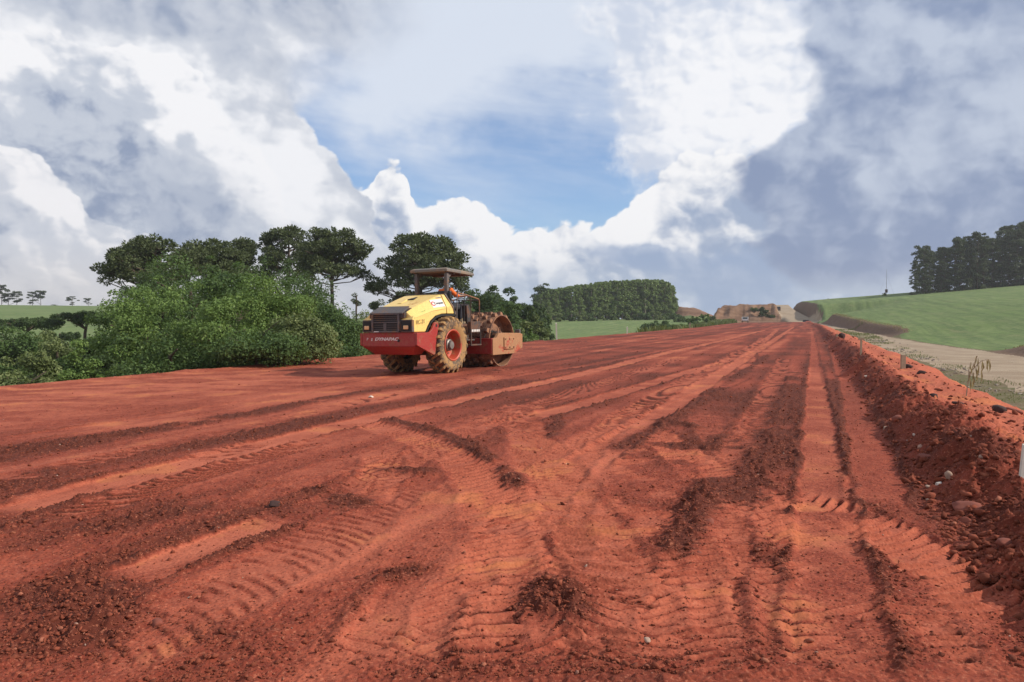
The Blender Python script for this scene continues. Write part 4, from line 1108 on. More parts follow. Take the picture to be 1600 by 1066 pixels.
L_DRYL = leaf_mat('dry_leaves', (.20, .16, .075), (.34, .27, .13), trans=.2)
L_GRASS = leaf_mat('verge_grass', (.075, .115, .030), (.170, .185, .065), (.12, .14, .045))
BARK = plain('bark', (.085, .062, .045), .9, .35, 4)
BARKL = plain('pale_bark', (.24, .20, .16), .9, .3, 4)

def leaf_quads(P, size, rng, out=None, outw=.5, flat=0.0, asp=.55, fold=True):
    """leaf-shaped faces at the points P; out = preferred normals"""
    n = len(P)
    nn = rng.normal(size=(n, 3))
    nn /= np.linalg.norm(nn, axis=1)[:, None]
    if out is not None: nn = nn * (1 - outw) + out * outw
    nn[:, 2] += flat
    nn /= np.linalg.norm(nn, axis=1)[:, None] + 1e-9
    t = rng.normal(size=(n, 3)); t -= nn * (t * nn).sum(1)[:, None]; t /= np.linalg.norm(t, axis=1)[:, None] + 1e-9
    b = np.cross(nn, t)
    s = (size * rng.uniform(.6, 1.4, n))[:, None]
    V = np.stack([P - t * s * .5 - b * s * asp * .5, P + b * s * asp * .7, P + t * s * .6 - b * s * asp * .2], 1).reshape(-1, 3)
    F_ = np.arange(n * 3).reshape(n, 3)
    return V, F_
def join_vf(parts):
    V = []; Fq = []; k_ = 0
    for v, f in parts: V.append(v); Fq.append(f + k_); k_ += len(v)
    return np.vstack(V), np.vstack(Fq)

def crown_points(rng, clumps, n, hollow=.55, droop=.0):
    """points through the outer shells of many clumps (cx,cy,cz,rx,ry,rz)"""
    c = np.array(clumps); w = (c[:, 3] * c[:, 4]) ** 1.0; w = w / w.sum()
    k_ = rng.choice(len(c), n, p=w)
    d = rng.normal(size=(n, 3)); d /= np.linalg.norm(d, axis=1)[:, None]
    d[:, 2] = np.where((d[:, 2] < -.35) & (rng.random(n) < .7), -d[:, 2], d[:, 2])
    r_ = hollow + (1 - hollow) * rng.random(n) ** .6
    r_ *= 1 + .16 * np.sin(d[:, 0] * 7 + k_) * np.cos(d[:, 2] * 6 + k_ * 2) + .10 * np.sin(d[:, 1] * 15 + k_ * 3) * np.sin(d[:, 2] * 13 + d[:, 0] * 11)      # bumpy, not round
    P = c[k_, :3] + d * c[k_, 3:6] * r_[:, None]
    P[:, 2] -= droop * rng.random(n) * c[k_, 5]
    return P, d

def broad_crown(rng, w, h, z0, nclump, lobe=.30):
    """clumps filling an uneven dome of width w, from z0 to h"""
    out = []
    H = h - z0
    for i in range(nclump):
        a = rng.uniform(0, 2 * PI); rad = math.sqrt(rng.random()) * .5 * w * .82
        f = 1 - (rad / (.5 * w)) ** 3.2
        top = z0 + H * (.40 + .60 * f) * rng.uniform(.80, 1.0)
        z = top - rng.random() ** 1.35 * (top - z0) * .98
        s = lobe * w * (.22 + .78 * rng.random() ** 1.6) * .5
        out.append((math.cos(a) * rad, math.sin(a) * rad, max(z0 + s * .3, z - s * .75), s, s, s * rng.uniform(.55, .85)))
    k_ = H / (max(c[2] + c[5] for c in out) - z0)
    return [(a, b, z0 + (z - z0) * k_, s, t, u2) for a, b, z, s, t, u2 in out]

def tree_trunk(mb, rng, h, r_, lean=.05, limbs=6, spread=2.0, z1=None, seg=8):
    pts = [(0, 0, -.6)]; x = y = 0.0
    for i in range(1, 6):
        x += rng.uniform(-lean, lean) * h * .3; y += rng.uniform(-lean, lean) * h * .3
        pts.append((x, y, h * i / 5))
    mb.tube(pts, r_, seg, r_ * .35)
    for i in range(limbs):
        f = rng.uniform(.35, .95); k_ = int(f * 5); p = Vector(pts[max(1, min(5, k_))]); a = rng.uniform(0, 2 * PI)
        q1 = p + Vector((math.cos(a), math.sin(a), rng.uniform(.5, 1.1))) * spread * .5
        q2 = q1 + Vector((math.cos(a + .3), math.sin(a + .3), rng.uniform(.2, .8))) * spread * .5
        mb.tube([p, q1, q2], r_ * .38, 5, r_ * .12)

def make_broadleaf(name, label, loc, w, h, z0, nleaf, size, mat, seed, group=None, cat='tree', nclump=None, bark=BARK, flat=.25, lobe=.30, droop=.2, trunk=True):
    rng = np.random.default_rng(seed)
    root = thing(name, label, cat, loc, 0, group)
    cl = broad_crown(rng, w, h, z0, nclump or int(18 + w * 3), lobe)
    P, d = crown_points(rng, cl, nleaf, .45, droop)
    V, Fq = leaf_quads(P, size, rng, d, .45, flat)
    link('crown', mesh_from(V, Fq, 'crown', mat), root)
    if trunk:
        m = MB(); tree_trunk(m, rng, h * .72, .035 * h + .03, .06, 7, w * .3)
        m.obj('trunk', bark, root, smooth=True)
    return root

def make_araucaria(label, loc, h, cw, ch, seed, group, ntuft=80, tuft=.8, nl=150, lean=0.0, sector=None):
    ntuft = int(ntuft * 1.08) if ntuft > 20 else ntuft; tuft *= 1.1
    """umbrella pine: bare trunk, whorls of long upturned limbs, a ball of needles at each tip"""
    rng = np.random.default_rng(seed)
    root = thing('araucaria_tree', label, 'tree', loc, 0, group)
    m = MB()
    tp = [(lean * (i / 8) ** 2 * h + rng.uniform(-.04, .04), rng.uniform(-.04, .04), -1 + (h * .97 + 1) * i / 8) for i in range(9)]
    m.tube(tp, .36 * h / 15, 10, .10); m.obj('trunk', BARK, root, smooth=True)
    br = MB(); tufts = []
    for i in range(ntuft):
        f = rng.random() ** .75                                   # 1 = top of the crown
        a = rng.uniform(0, 2 * PI) if sector is None or rng.random() > .5 else rng.uniform(*sector)
        zt = h - ch * (1 - f)
        reach = cw * .5 * math.sqrt(max(.03, 1 - (f * .94) ** 2.6)) * rng.uniform(.70, 1.04)
        if rng.random() < .35: reach *= rng.uniform(.25, .7); zt += ch * .14 * (1 - f)
        z0 = zt - .20 * reach - .25
        ax = lean * (max(0, z0) / h) ** 2 * h
        e = Vector((ax + math.cos(a) * reach, math.sin(a) * reach, min(h, zt)))
        b = Vector((ax, 0, z0))
        mid = b.lerp(e, .55) + Vector((0, 0, -.07 * reach))
        br.tube([b, mid, e], .085, 5, .035)
        tufts.append((e, tuft * rng.uniform(.7, 1.25)))
        if reach > cw * .28:
            for sgn in (-1, 1):
                if rng.random() < .75:
                    a2 = a + sgn * rng.uniform(.14, .3); rr_ = reach * rng.uniform(.78, .98)
                    e2 = Vector((ax + math.cos(a2) * rr_, math.sin(a2) * rr_, e.z + rng.uniform(-.5, .45) * tuft))
                    br.tube([mid, mid.lerp(e2, .5), e2], .045, 4, .02); tufts.append((e2, tuft * rng.uniform(.55, 1.0)))
    br.obj('branches', BARK, root, smooth=True)
    parts = []
    for c, s in tufts:
        n = nl
        d = rng.normal(size=(n, 3)); d /= np.linalg.norm(d, axis=1)[:, None]
        r_ = s * (.35 + .65 * rng.random(n) ** .5)
        P = np.array(c) + d * r_[:, None] * np.array([1, 1, .72]); P[:, 2] += s * .15
        # needles: thin blades pointing outwards
        t = d; u2 = np.cross(t, rng.normal(size=(n, 3))); u2 /= np.linalg.norm(u2, axis=1)[:, None] + 1e-9
        L = (.30 * s * rng.uniform(.7, 1.3, n))[:, None]; wv2 = L * .30
        V = np.stack([P - t * L * .6, P + u2 * wv2, P + t * L * .6, P - u2 * wv2], 1).reshape(-1, 3)
        parts.append((V, np.arange(n * 4).reshape(n, 4)))
    V, Fq = join_vf(parts)
    link('crown', mesh_from(V, Fq, 'crown', L_ARAU), root)
    return root

def gpos(px, D, dz=0.0):
    """ground point below the picture column px at depth D"""
    x = (px - 800) / FPX * D
    return (x, D, surf_z(x, D) + dz)
def ztop(py, D):
    """height above the camera's datum of picture row py at depth D"""
    return along(800, py, D)[2]

ARG = 'umbrella pines rising over the thicket on the left'
def arau(label, px, D, ptop, pbase_crown, pw, seed, **kw):
    g_ = gpos(px, D); h = ztop(ptop, D) - g_[2]; cw = pw / FPX * D; ch = (pbase_crown - ptop) / FPX * D
    return make_araucaria(label, g_, h, cw, ch, seed, ARG, **kw)
arau('tallest umbrella pine with broad domed crown and bare trunk, left of the roller', 519, 92, 362, 446, 124, 11, ntuft=86, tuft=.82)
arau('dense umbrella pine with rounded crown directly behind the roller canopy', 658, 92, 374, 462, 158, 12, ntuft=104, tuft=.84)
arau('leftmost umbrella pine, its long bare limbs reaching out to the left', 252, 74, 379, 446, 168, 13, ntuft=92, tuft=.68, sector=(2.5, 3.9))
arau('broad umbrella pine half hidden behind bright green bushes', 330, 80, 384, 440, 120, 14, ntuft=60, tuft=.75)
arau('narrow dark pine poking up between two umbrella pine crowns', 382, 95, 376, 430, 44, 15, ntuft=36, tuft=.70)
arau('dark umbrella pine joined to the left side of the tallest pine', 452, 98, 362, 440, 96, 16, ntuft=66, tuft=.80)
arau('small thin pine with a single tuft left of the roller', 557, 100, 459, 476, 14, 17, ntuft=5, tuft=.42)
arau('small pine with flat dark tuft just left of the yellow hood', 590, 100, 473, 492, 26, 18, ntuft=8, tuft=.55)
arau('squat dark pine behind the roller hood', 640, 104, 462, 495, 60, 19, ntuft=26, tuft=.75)

# thicket beside the road on the left: each bush or tree its own
TH = 'bushes and small trees of the thicket left of the roller'
thicket = [  # label, px centre, depth, top row, width px, leaf material, leaves, size, seed
 ('wide bright green bush at the left end of the thicket', 222, 30, 452, 150, L_BRIGHT, 15000, .15, 21),
 ('dark shaded bush low beside the soil edge', 262, 27, 498, 170, L_MID, 13000, .14, 22),
 ('rounded green bush in the middle front of the thicket', 345, 29, 436, 140, L_BRIGHT, 15000, .14, 23),
 ('vine covered tree with light green top in the thicket', 428, 32, 421, 130, L_BRIGHT, 17000, .14, 24),
 ('pale olive bush hanging over at the right end of the thicket', 466, 28, 482, 100, L_OLIVE, 12000, .13, 25),
 ('low dark green bush at the foot of the vine covered tree', 400, 26.5, 515, 130, L_MID, 11000, .13, 26),
 ('tall mid green tree under the leftmost umbrella pine', 298, 46, 388, 165, L_MID, 12000, .22, 27),
 ('dark green tree standing between the umbrella pines', 405, 52, 400, 150, L_DARK, 10000, .24, 28),
 ('dark leafy tree below the tallest umbrella pine', 475, 50, 424, 120, L_MID, 10000, .22, 29),
 ('deep green bush behind the olive bush', 530, 42, 488, 90, L_MID, 9000, .19, 30),
 ('grey green bush left of the roller bumper', 575, 46, 482, 80, L_OLIVE, 8000, .19, 31),
 ('low green bush seen under the roller bumper', 555, 36, 520, 100, L_MID, 8000, .16, 32),
 ('dark tree below the crown of the leftmost umbrella pine', 245, 60, 414, 110, L_DARK, 10000, .24, 36),
 ('dark tree beneath the broad umbrella pine', 345, 62, 400, 110, L_MID, 10000, .25, 37),
 ('shadowy tree beneath the tallest umbrella pine', 450, 66, 396, 130, L_DARK, 10000, .26, 38),
 ('green tree right of the vine covered tree', 492, 44, 446, 80, L_MID, 9000, .2, 39),
 ('light green tree behind the wide bright bush', 250, 38, 428, 120, L_BRIGHT, 11000, .18, 40),
 ('round green tree behind the middle bush', 372, 38, 408, 110, L_MID, 11000, .18, 35),
 ('tall green tree at the left edge of the thicket', 190, 40, 470, 90, L_MID, 9000, .18, 33),
 ('small bright bush at the left foot of the thicket', 130, 26, 530, 60, L_BRIGHT, 6000, .13, 34),
]
for lab, px, D, ptop, pw, mat, nl_, sz, seed in thicket:
    g_ = gpos(px, D); h = ztop(ptop, D) - g_[2]; w = pw / FPX * D * 1.08
    make_broadleaf('bush' if D < 32 else 'thicket_tree', lab, g_, w, h, .3, int(nl_ * 1.75), sz * .70, mat, seed, TH, 'bush' if D < 32 else 'tree', nclump=62, lobe=.58)
# lower scrub at the far left, in the valley
SC = 'scrub trees in the valley at the left edge'
scrub = [
 ('lime green bush at the far left bottom corner by the soil', 24, 27, 553, 110, L_OLIVE, 9000, .13, 41, 'bush'),
 ('yellowish bush with a thin pale stem by the soil edge', 72, 28, 545, 70, L_OLIVE, 7000, .13, 42, 'bush'),
 ('bright layered green tree in the middle of the left scrub', 132, 42, 528, 70, L_BRIGHT, 7000, .17, 43, 'tree'),
 ('dark hollow bush right of the pale stem', 112, 31, 556, 60, L_DARK, 6000, .14, 44, 'bush'),
 ('olive tree with round crown in the left scrub', 88, 44, 524, 80, L_OLIVE, 7000, .18, 45, 'tree'),
 ('mid green tree at the left edge of the picture', 18, 50, 506, 90, L_MID, 7000, .20, 46, 'tree'),
 ('brownish green tree behind the olive tree', 60, 58, 515, 80, L_OLIVE, 6000, .22, 47, 'tree'),
 ('rough dark bush between scrub and thicket', 150, 36, 525, 60, L_DARK, 6500, .16, 48, 'bush'),
]
for lab, px, D, ptop, pw, mat, nl_, sz, seed, ct in scrub:
    g_ = gpos(px, D); h = ztop(ptop, D) - g_[2]; w = pw / FPX * D * 1.15
    make_broadleaf('bush' if ct == 'bush' else 'scrub_tree', lab, g_, w, h, .3, int(nl_ * 1.75), sz * .8, mat, seed, SC, ct, nclump=40, lobe=.56)
# flat-topped dark trees in front of the far-left field
for lab, px, D, ptop, pb, pw, seed in [('flat topped dark tree crossing the far left field from the left', 38, 85, 496, 516, 100, 51),
                                       ('flat topped dark tree beside the thicket in front of the far left field', 130, 80, 486, 510, 96, 52),
                                       ('low flat dark tree below the gap of far left field', 92, 95, 519, 530, 50, 53)]:
    g_ = gpos(px, D); h = ztop(ptop, D) - g_[2]; w = pw / FPX * D
    rng = np.random.default_rng(seed)
    root = thing('flat_topped_tree', lab, 'tree', g_, 0, 'flat topped trees in the valley')
    cl = [(rng.uniform(-.5, .5) * w, rng.uniform(-.3, .3) * w, h - rng.random() * (pb - ptop) / FPX * D * .55 - .4, w * .10, w * .10, .45) for _ in range(26)]
    P, d = crown_points(rng, cl, 9000, .2)
    V, Fq = leaf_quads(P, .22, rng, d, .3, .4)
    link('crown', mesh_from(V, Fq, 'crown', L_DARK), root)
    m = MB(); m.tube([(0, 0, -1), (.2, 0, h * .55), (.6, 0, h * .9)], .22, 7, .1)
    for i in range(7):
        a = rng.uniform(0, 2 * PI); m.tube([(.3, 0, h * .62), (math.cos(a) * w * .22, math.sin(a) * w * .15, h * .82), (math.cos(a) * w * .4, math.sin(a) * w * .25, h * .93)], .08, 5, .03)
    m.obj('trunk', BARK, root, smooth=True)

# dark wooded slope right of the roller
WS = 'trees of the wood between roller and plantation'
for i, (lab, px, D, ptop, pw, mat) in enumerate([
 ('dark tree rising behind the padfoot drum', 752, 86, 450, 70, L_DARK), ('tallest rounded dark tree of the wood right of the canopy', 778, 92, 444, 60, L_DARK),
 ('dark tree crown above the drum shell', 735, 100, 452, 60, L_MID), ('sloping green tree over the front frame', 800, 84, 468, 70, L_MID),
 ('mid green tree at the right shoulder of the wood', 822, 90, 476, 56, L_DARK), ('olive tree at the right end of the wood beside the field', 836, 82, 492, 36, L_OLIVE),
 ('low leafy tree in front of the wood beside the drum', 806, 62, 500, 60, L_OLIVE), ('small light green bush at the roller front, by the soil edge', 824, 66, 514, 30, L_BRIGHT),
 ('dark green tree behind the hand rail', 715, 74, 474, 60, L_MID), ('shaded tree low behind the drum', 770, 70, 484, 70, L_MID),
 ('dark round tree farther back between drum and plantation', 800, 120, 462, 60, L_DARK), ('distant dark tree top left of the plantation', 838, 130, 474, 40, L_DARK)]):
    g_ = gpos(px, D); h = ztop(ptop, D) - g_[2]; w = pw / FPX * D * 1.15
    make_broadleaf('wood_tree', lab, g_, w, h, .3, 9500, .0034 * D, mat, 60 + i, WS, 'tree', nclump=44, lobe=.58)

# ------------------------------------------------------------------ plantation: rows of slender trees
rng = np.random.default_rng(5)
_u = ['first', 'second', 'third', 'fourth', 'fifth', 'sixth', 'seventh', 'eighth', 'ninth']
ORD = _u + ['tenth', 'eleventh', 'twelfth', 'thirteenth', 'fourteenth', 'fifteenth', 'sixteenth', 'seventeenth', 'eighteenth', 'nineteenth', 'twentieth'] + ['twenty-' + w_ for w_ in _u] + ['thirtieth'] + ['thirty-' + w_ for w_ in _u]
def slender_proto(seed, h, w, nl_, size, mat, crown_from=.3, cone=.8, clumps=26):
    rg = np.random.default_rng(seed); cl = []
    for i in range(clumps):
        f = rg.random() ** .8; z = h * (crown_from + (1 - crown_from) * f)
        rad = w * .5 * (1 - f * cone) * math.sqrt(rg.random()); a = rg.uniform(0, 2 * PI); s = w * rg.uniform(.13, .26) * (1.15 - .7 * f)
        cl.append((math.cos(a) * rad, math.sin(a) * rad, z - s * .6, s, s, s * 1.1))
    P, d = crown_points(rg, cl, nl_, .3)
    P[:, 2] = np.minimum(P[:, 2], h)
    V, Fq = leaf_quads(P, size, rg, d, .35, .1, .6)
    me = mesh_from(V, Fq, 'crown', mat)
    m = MB(); m.tube([(0, 0, -1), (.05, 0, h * .5), (0, 0, h * .95)], .16, 5, .05)
    return me, m.mesh('trunk', BARKL, True)
protos = [slender_proto(100 + i, 15.0, 4.0, 3000, .46, L_PLANT, (.0, .14)[i % 2], .60, clumps=34) for i in range(4)]
PG = 'slender trees of the plantation beyond the field'
pl_spots = []
# front edge runs from the wood (px 850) to the right corner (px 1055)
for row in range(5):
    for k_ in range(36):
        t = k_ / 35
        px = 838 + (1050 - 838) * t + rng.uniform(-1.6, 1.6); D = 262 + 44 * t + row * 11 + rng.uniform(-2, 2)
        pl_spots.append((px, D, row, t))
edge_t = [(.03, 'leftmost'), (.30, ''), (.62, '')]
for i, (px, D, row, t) in enumerate(pl_spots):
    g_ = gpos(px, D)
    topr = np.interp(t, [0, .05, .1, .3, .55, .75, .93, 1.0], [462, 458, 453, 446, 440, 437.5, 438, 447])
    Hh = ztop(topr + rng.uniform(-1.2, 2.2), D) - g_[2]
    Hh = Hh if row == 0 else Hh * 1.0
    sc = Hh / 15.0
    od = ORD[int(round(t * 35))]
    lab = ('plantation tree, %s from the left in the front row behind the green field' % od) if row == 0 else 'crown of a plantation tree in the hidden rows behind the front row'
    root = thing('plantation_tree', lab, 'tree', g_, rng.uniform(0, 6.28), PG)
    root.scale = (sc * 1.35, sc * 1.35, sc)
    a, b = protos[i % 4]
    link('crown', a, root); link('trunk', b, root)
# the one taller dark tree at the left of the plantation, and shrubs at its foot
g_ = gpos(848, 268)
make_broadleaf('tree', 'darker tree top standing above the left end of the plantation', g_, 7, ztop(442, 268) - g_[2], 6, 2500, .6, L_DARK, 91, None, nclump=26, lobe=.6)
FG = 'pale shrubs along the foot of the plantation'
for i, (px, ptop, pw, mat) in enumerate([(862, 484, 26, L_OLIVE), (886, 488, 24, L_MID), (905, 486, 20, L_OLIVE), (922, 489, 26, L_MID), (943, 476, 18, L_OLIVE), (960, 470, 24, L_MID), (975, 474, 22, L_OLIVE), (984, 464, 18, L_MID), (1002, 484, 26, L_MID), (1022, 486, 28, L_OLIVE), (1040, 488, 26, L_MID), (1056, 490, 22, L_MID)]):
    D = 236 + 34 * (px - 850) / 200
    g_ = gpos(px, D); h = ztop(ptop, D) - g_[2]
    make_broadleaf('shrub', '%s shrub, %s from the left along the foot of the plantation' % (['pale olive', 'green'][mat is L_MID], ORD[i]), g_, pw / FPX * D * 1.3, h, .2, 3600, .42, mat, 200 + i, FG, 'shrub', nclump=20, trunk=False)
# weeds and shrubs between plantation and the far end of the road
for i, (px, D, ptop, pw, mat, lab) in enumerate([
  (1066, 225, 496, 30, L_MID, 'low green shrub right of the plantation corner'), (1084, 205, 494, 26, L_BRIGHT, 'fresh green shrub left of the rubble near the road end'),
  (1100, 190, 491, 20, L_BRIGHT, 'leafy shrub with a pointed top near the road end'), (1092, 170, 502, 44, L_OLIVE, 'wide yellowish weed clump by the far soil edge'),
  (1060, 160, 506, 44, L_BRIGHT, 'wide light green weed clump at the soil edge'), (1112, 215, 494, 18, L_OLIVE, 'small olive shrub beside the grey rubble'), (1125, 200, 506, 26, L_OLIVE, 'dry looking shrub left of the cut earth face'),
  (1030, 180, 500, 60, L_MID, 'dark weed patch left of the wide light green clump'), (1140, 225, 500, 22, L_OLIVE, 'scrubby bush at the foot of the cut earth face'),
  (1192, 252, 480, 22, L_DARK, 'dark shrub clinging to the right side of the cut earth face'), (1204, 250, 494, 14, L_DARK, 'small dark shrub at the lower right corner of the cut'), (1178, 256, 486, 12, L_OLIVE, 'olive tuft in the middle of the cut earth face')]):
    g_ = gpos(px, D); h = max(1.0, ztop(ptop, D) - g_[2])
    make_broadleaf('shrub', lab, g_, pw / FPX * D, h, .1, 3600, .0022 * D, mat, 230 + i, 'shrubs beside the far end of the road', 'shrub', nclump=22, trunk=False)

# ------------------------------------------------------------------ eucalyptus stand on the hill, right
def euc_proto(seed, h, w, nl_, mat, size=.5, trunk_r=.2, clumps=22, zc=.18):
    rg = np.random.default_rng(seed); cl = []; m = MB()
    tp = [(0, 0, -1)] + [(rg.uniform(-.2, .2), rg.uniform(-.2, .2), h * f) for f in (.3, .6, .9)]
    m.tube(tp, trunk_r, 6, .06)
    for i in range(clumps):
        f = rg.random() ** (.95 if zc < .01 else .7); z = h * (zc + (1 - zc) * f); rad = w * .5 * (1 - .45 * f ** 3) * rg.uniform(.2, 1.0); a = rg.uniform(0, 2 * PI)
        s = w * rg.uniform(.12, .21)
        c_ = (math.cos(a) * rad, math.sin(a) * rad, min(z, h - s * .7))
        cl.append((*c_, s, s, s * .62))
        m.tube([(0, 0, c_[2] - rad * .8 - .3), c_], .07, 4, .03)
    P, d = crown_points(rg, cl, nl_, .3)
    V, Fq = leaf_quads(P, size, rg, d, .35, .1, .5)
    return mesh_from(V, Fq, 'crown', mat), m.mesh('trunk', BARK, True)
ep = [euc_proto(300 + i, 26, 8.5, 5200, L_EUC, .62, zc=.0, clumps=46) for i in range(4)]
EGR = 'tall dark trees of the stand on the green hill'
pts_e = []
for k_ in range(60):
    row = k_ % 3; t = (k_ // 3) / 19
    pts_e.append((1430 + t * 225 + rng.uniform(-3, 3) + row * 3, 252 + row * 9 + t * 8 + rng.uniform(-2, 2), row, t))
for i, (px, D, row, t) in enumerate(pts_e):
    g_ = gpos(px, D)
    topr = np.interp(px, [1425, 1436, 1450, 1470, 1500, 1530, 1565, 1590, 1600, 1700], [400, 386, 384, 382, 373, 366, 356, 350, 345, 335]) + rng.uniform(-4, 16)
    sc = (ztop(topr, D) - g_[2]) / 26
    lab = ('tall dark hill tree, %s from the left in the front row of the stand' % ORD[i // 3]) if row == 0 else 'dark tree in the rows behind the front of the hill stand'
    root = thing('eucalyptus_tree', lab, 'tree', g_, rng.uniform(0, 6.28), EGR)
    root.scale = (sc * 1.02,) * 3
    a, b = ep[i % 4]; link('crown', a, root); link('trunk', b, root)
# far-left skyline trees
fl = [euc_proto(320 + i, 12, 6.5, 1600, L_EUC, .55, .16, 14, .3) for i in range(3)]
for i, (px, ptop, pw, lab) in enumerate([(3, 445, 22, 'tree cut by the left picture edge on the far left skyline'), (14, 458, 26, 'low wide tree second from the left on the far left skyline'), (27, 455, 18, 'slanting tree third from the left on the far left skyline'),
                                (52, 456, 20, 'forked tree left one of the joined pair on the skyline'), (64, 454, 20, 'taller round tree right one of the joined pair on the skyline'), (86, 476, 12, 'smallest umbrella shaped tree on the far left skyline'),
                                (114, 463, 18, 'flat topped lone tree on the far left skyline'), (139, 466, 15, 'narrow lone tree nearest the thicket on the far left skyline')]):
    D = 396
    x, y = (px - 800) / FPX * D, D
    gz = surf_z(x, y); h = ztop(ptop, D) - gz
    root = thing('skyline_tree', lab, 'tree', (x, y, gz), i * 1.3, 'small trees on the far left skyline')
    sc = h / 12; wsc = pw / FPX * D / 6.5; root.scale = (wsc, wsc, sc)
    a, b = fl[i % 3]; link('crown', a, root); link('trunk', b, root)
# ------------------------------------------------------------------ stones and clods
M_STONE = plain('pale_stone', (.40, .27, .20), .9, .3, 6, bumpy=.5)
M_STONEW = plain('white_stone', (.62, .52, .44), .85, .2, 6)
M_STONEG = plain('grey_rubble', (.30, .25, .20), .9, .3, 2)
M_ROCKR = plain('red_rock', (.21, .056, .034), .95, .4, 9, bumpy=.6)
M_ROCKD = plain('dark_rock', (.050, .022, .018), .95, .35, 9, bumpy=.6)
ico = bmesh.new(); bmesh.ops.create_icosphere(ico, subdivisions=1, radius=1)
IV = np.array([v.co[:] for v in ico.verts]); IF = np.array([[v.index for v in f.verts] for f in ico.faces]); ico.free()
ico = bmesh.new(); bmesh.ops.create_icosphere(ico, subdivisions=2, radius=1)
IV2 = np.array([v.co[:] for v in ico.verts]); IF2 = np.array([[v.index for v in f.verts] for f in ico.faces]); ico.free()
def lumps_mesh(P, size, rng, flat=.7, jag=.28):
    n = len(P); k_ = len(IV)
    V = IV[None] * (1 + rng.normal(0, jag * .7, (n, k_, 1)).clip(-.4, .4))
    for _ in range(6):                                # broken faces
        dn = rng.normal(size=(n, 1, 3)); dn /= np.linalg.norm(dn, axis=2, keepdims=True); lim = rng.uniform(.25, .62, (n, 1))
        over = np.maximum((V * dn).sum(2) - lim, 0); V = V - dn * over[..., None]
    ax = rng.uniform(.6, 1.3, (n, 1, 3)); ax[:, :, 2] *= flat
    V = V * ax
    a = rng.uniform(0, 2 * PI, n); ca, sa = np.cos(a)[:, None], np.sin(a)[:, None]
    X = V[..., 0] * ca - V[..., 1] * sa; Y = V[..., 0] * sa + V[..., 1] * ca
    V = np.stack([X, Y, V[..., 2]], -1) * size[:, None, None] + P[:, None]
    return V.reshape(-1, 3), (IF[None] + (np.arange(n) * k_)[:, None, None]).reshape(-1, 3)
def clod_build(q, sh):
    rnd = geo(q)['Random Per Island']
    n = q.noise(opos(q), 30, 4, .6)
    c = q.mix(rnd, (.115, .029, .017), (.29, .076, .042))
    c = q.mix(q.ramp(rnd, .94, .99), c, (.38, .14, .085))
    c = q.mix(q.ramp(rnd, .996, .998), c, (.50, .38, .30))
    q.put(sh.inputs['Base Color'], q.mix(n, c, q.mix(.5, c, (.22, .07, .04)))); q.put(sh.inputs['Roughness'], .95)
    q.put(sh.inputs['Specular IOR Level'], .15)
    bump(q, sh, n, .6, .01)
M_CLOD = material('soil_clods', clod_build)
rng = np.random.default_rng(77)
# clods lie where the soil is loose: sampled densely near, thinly far
n = 60000
y_ = 1 / rng.uniform(1 / 34.0, 1 / 3.0, n); x_ = rng.uniform(-.80, .80, n) * y_
cu_, cv_ = to_uv(x_, y_)
hh, ll, pp = road_height(x_, y_)
keep = (cv_ < 2.4) & (cv_ > -19) & (rng.random(n) < np.clip((ll - pp * .8 - .15) * .75, .02, 1))
x_, y_, hh, cv_, ll = x_[keep], y_[keep], hh[keep], cv_[keep], ll[keep]
x_, y_, hh, cv_, ll = x_[:15000], y_[:15000], hh[:15000], cv_[:15000], ll[:15000]
sz = .006 + .016 * rng.random(len(x_)) ** 4 + .0011 * y_ * rng.random(len(x_))
sz = sz * (1 + .8 * (cv_ > .8) * (rng.random(len(x_)) < .4))
V, Fq = lumps_mesh(np.stack([x_, y_, hh + sz * .25], 1), sz, rng)
link('soil_clods', mesh_from(V, Fq, 'soil_clods', M_CLOD), kind='stuff')
# crumbs: small broken bits everywhere near
n = 60000
y_ = 1 / rng.uniform(1 / 14.0, 1 / 3.0, n); x_ = rng.uniform(-.80, .80, n) * y_
cu_, cv_ = to_uv(x_, y_); hh, ll, pp = road_height(x_, y_)
keep = (cv_ < 2.4) & (rng.random(n) < np.clip(.25 + ll * .8 - pp * .4, .08, 1))
x_, y_, hh = x_[keep][:20000], y_[keep][:20000], hh[keep][:20000]
IVs, IFs = IV, IF
IV = np.array([(1, 0, 0), (-1, 0, 0), (0, 1, 0), (0, -1, 0), (0, 0, 1), (0, 0, -1)], float); IF = np.array([(0, 2, 4), (2, 1, 4), (1, 3, 4), (3, 0, 4), (2, 0, 5), (1, 2, 5), (3, 1, 5), (0, 3, 5)])
sz = (.003 + .006 * rng.random(len(x_)) ** 2) * (1 + y_ * .06)
V, Fq = lumps_mesh(np.stack([x_, y_, hh + sz * .3], 1), sz, rng, .8, .3)
IV, IF = IVs, IFs
link('soil_crumbs', mesh_from(V, Fq, 'soil_crumbs', M_CLOD), kind='stuff')
# spoil on the berm: bigger broken lumps
n = 2600
bu = 1 / rng.uniform(1 / 60.0, 1 / 4.5, n); bv = np.where(rng.random(n) < .75, rng.uniform(.85, 1.75, n), rng.uniform(1.7, 2.7, n))
bx, by = to_xy(bu, bv); hh = road_height(bx, by)[0]
sz = .014 + .042 * rng.random(n) ** 4 + .0006 * bu
V, Fq = lumps_mesh(np.stack([bx, by, hh + sz * .2], 1), sz, rng, .75)
link('spoil_lumps', mesh_from(V, Fq, 'spoil_lumps', M_CLOD), kind='stuff')
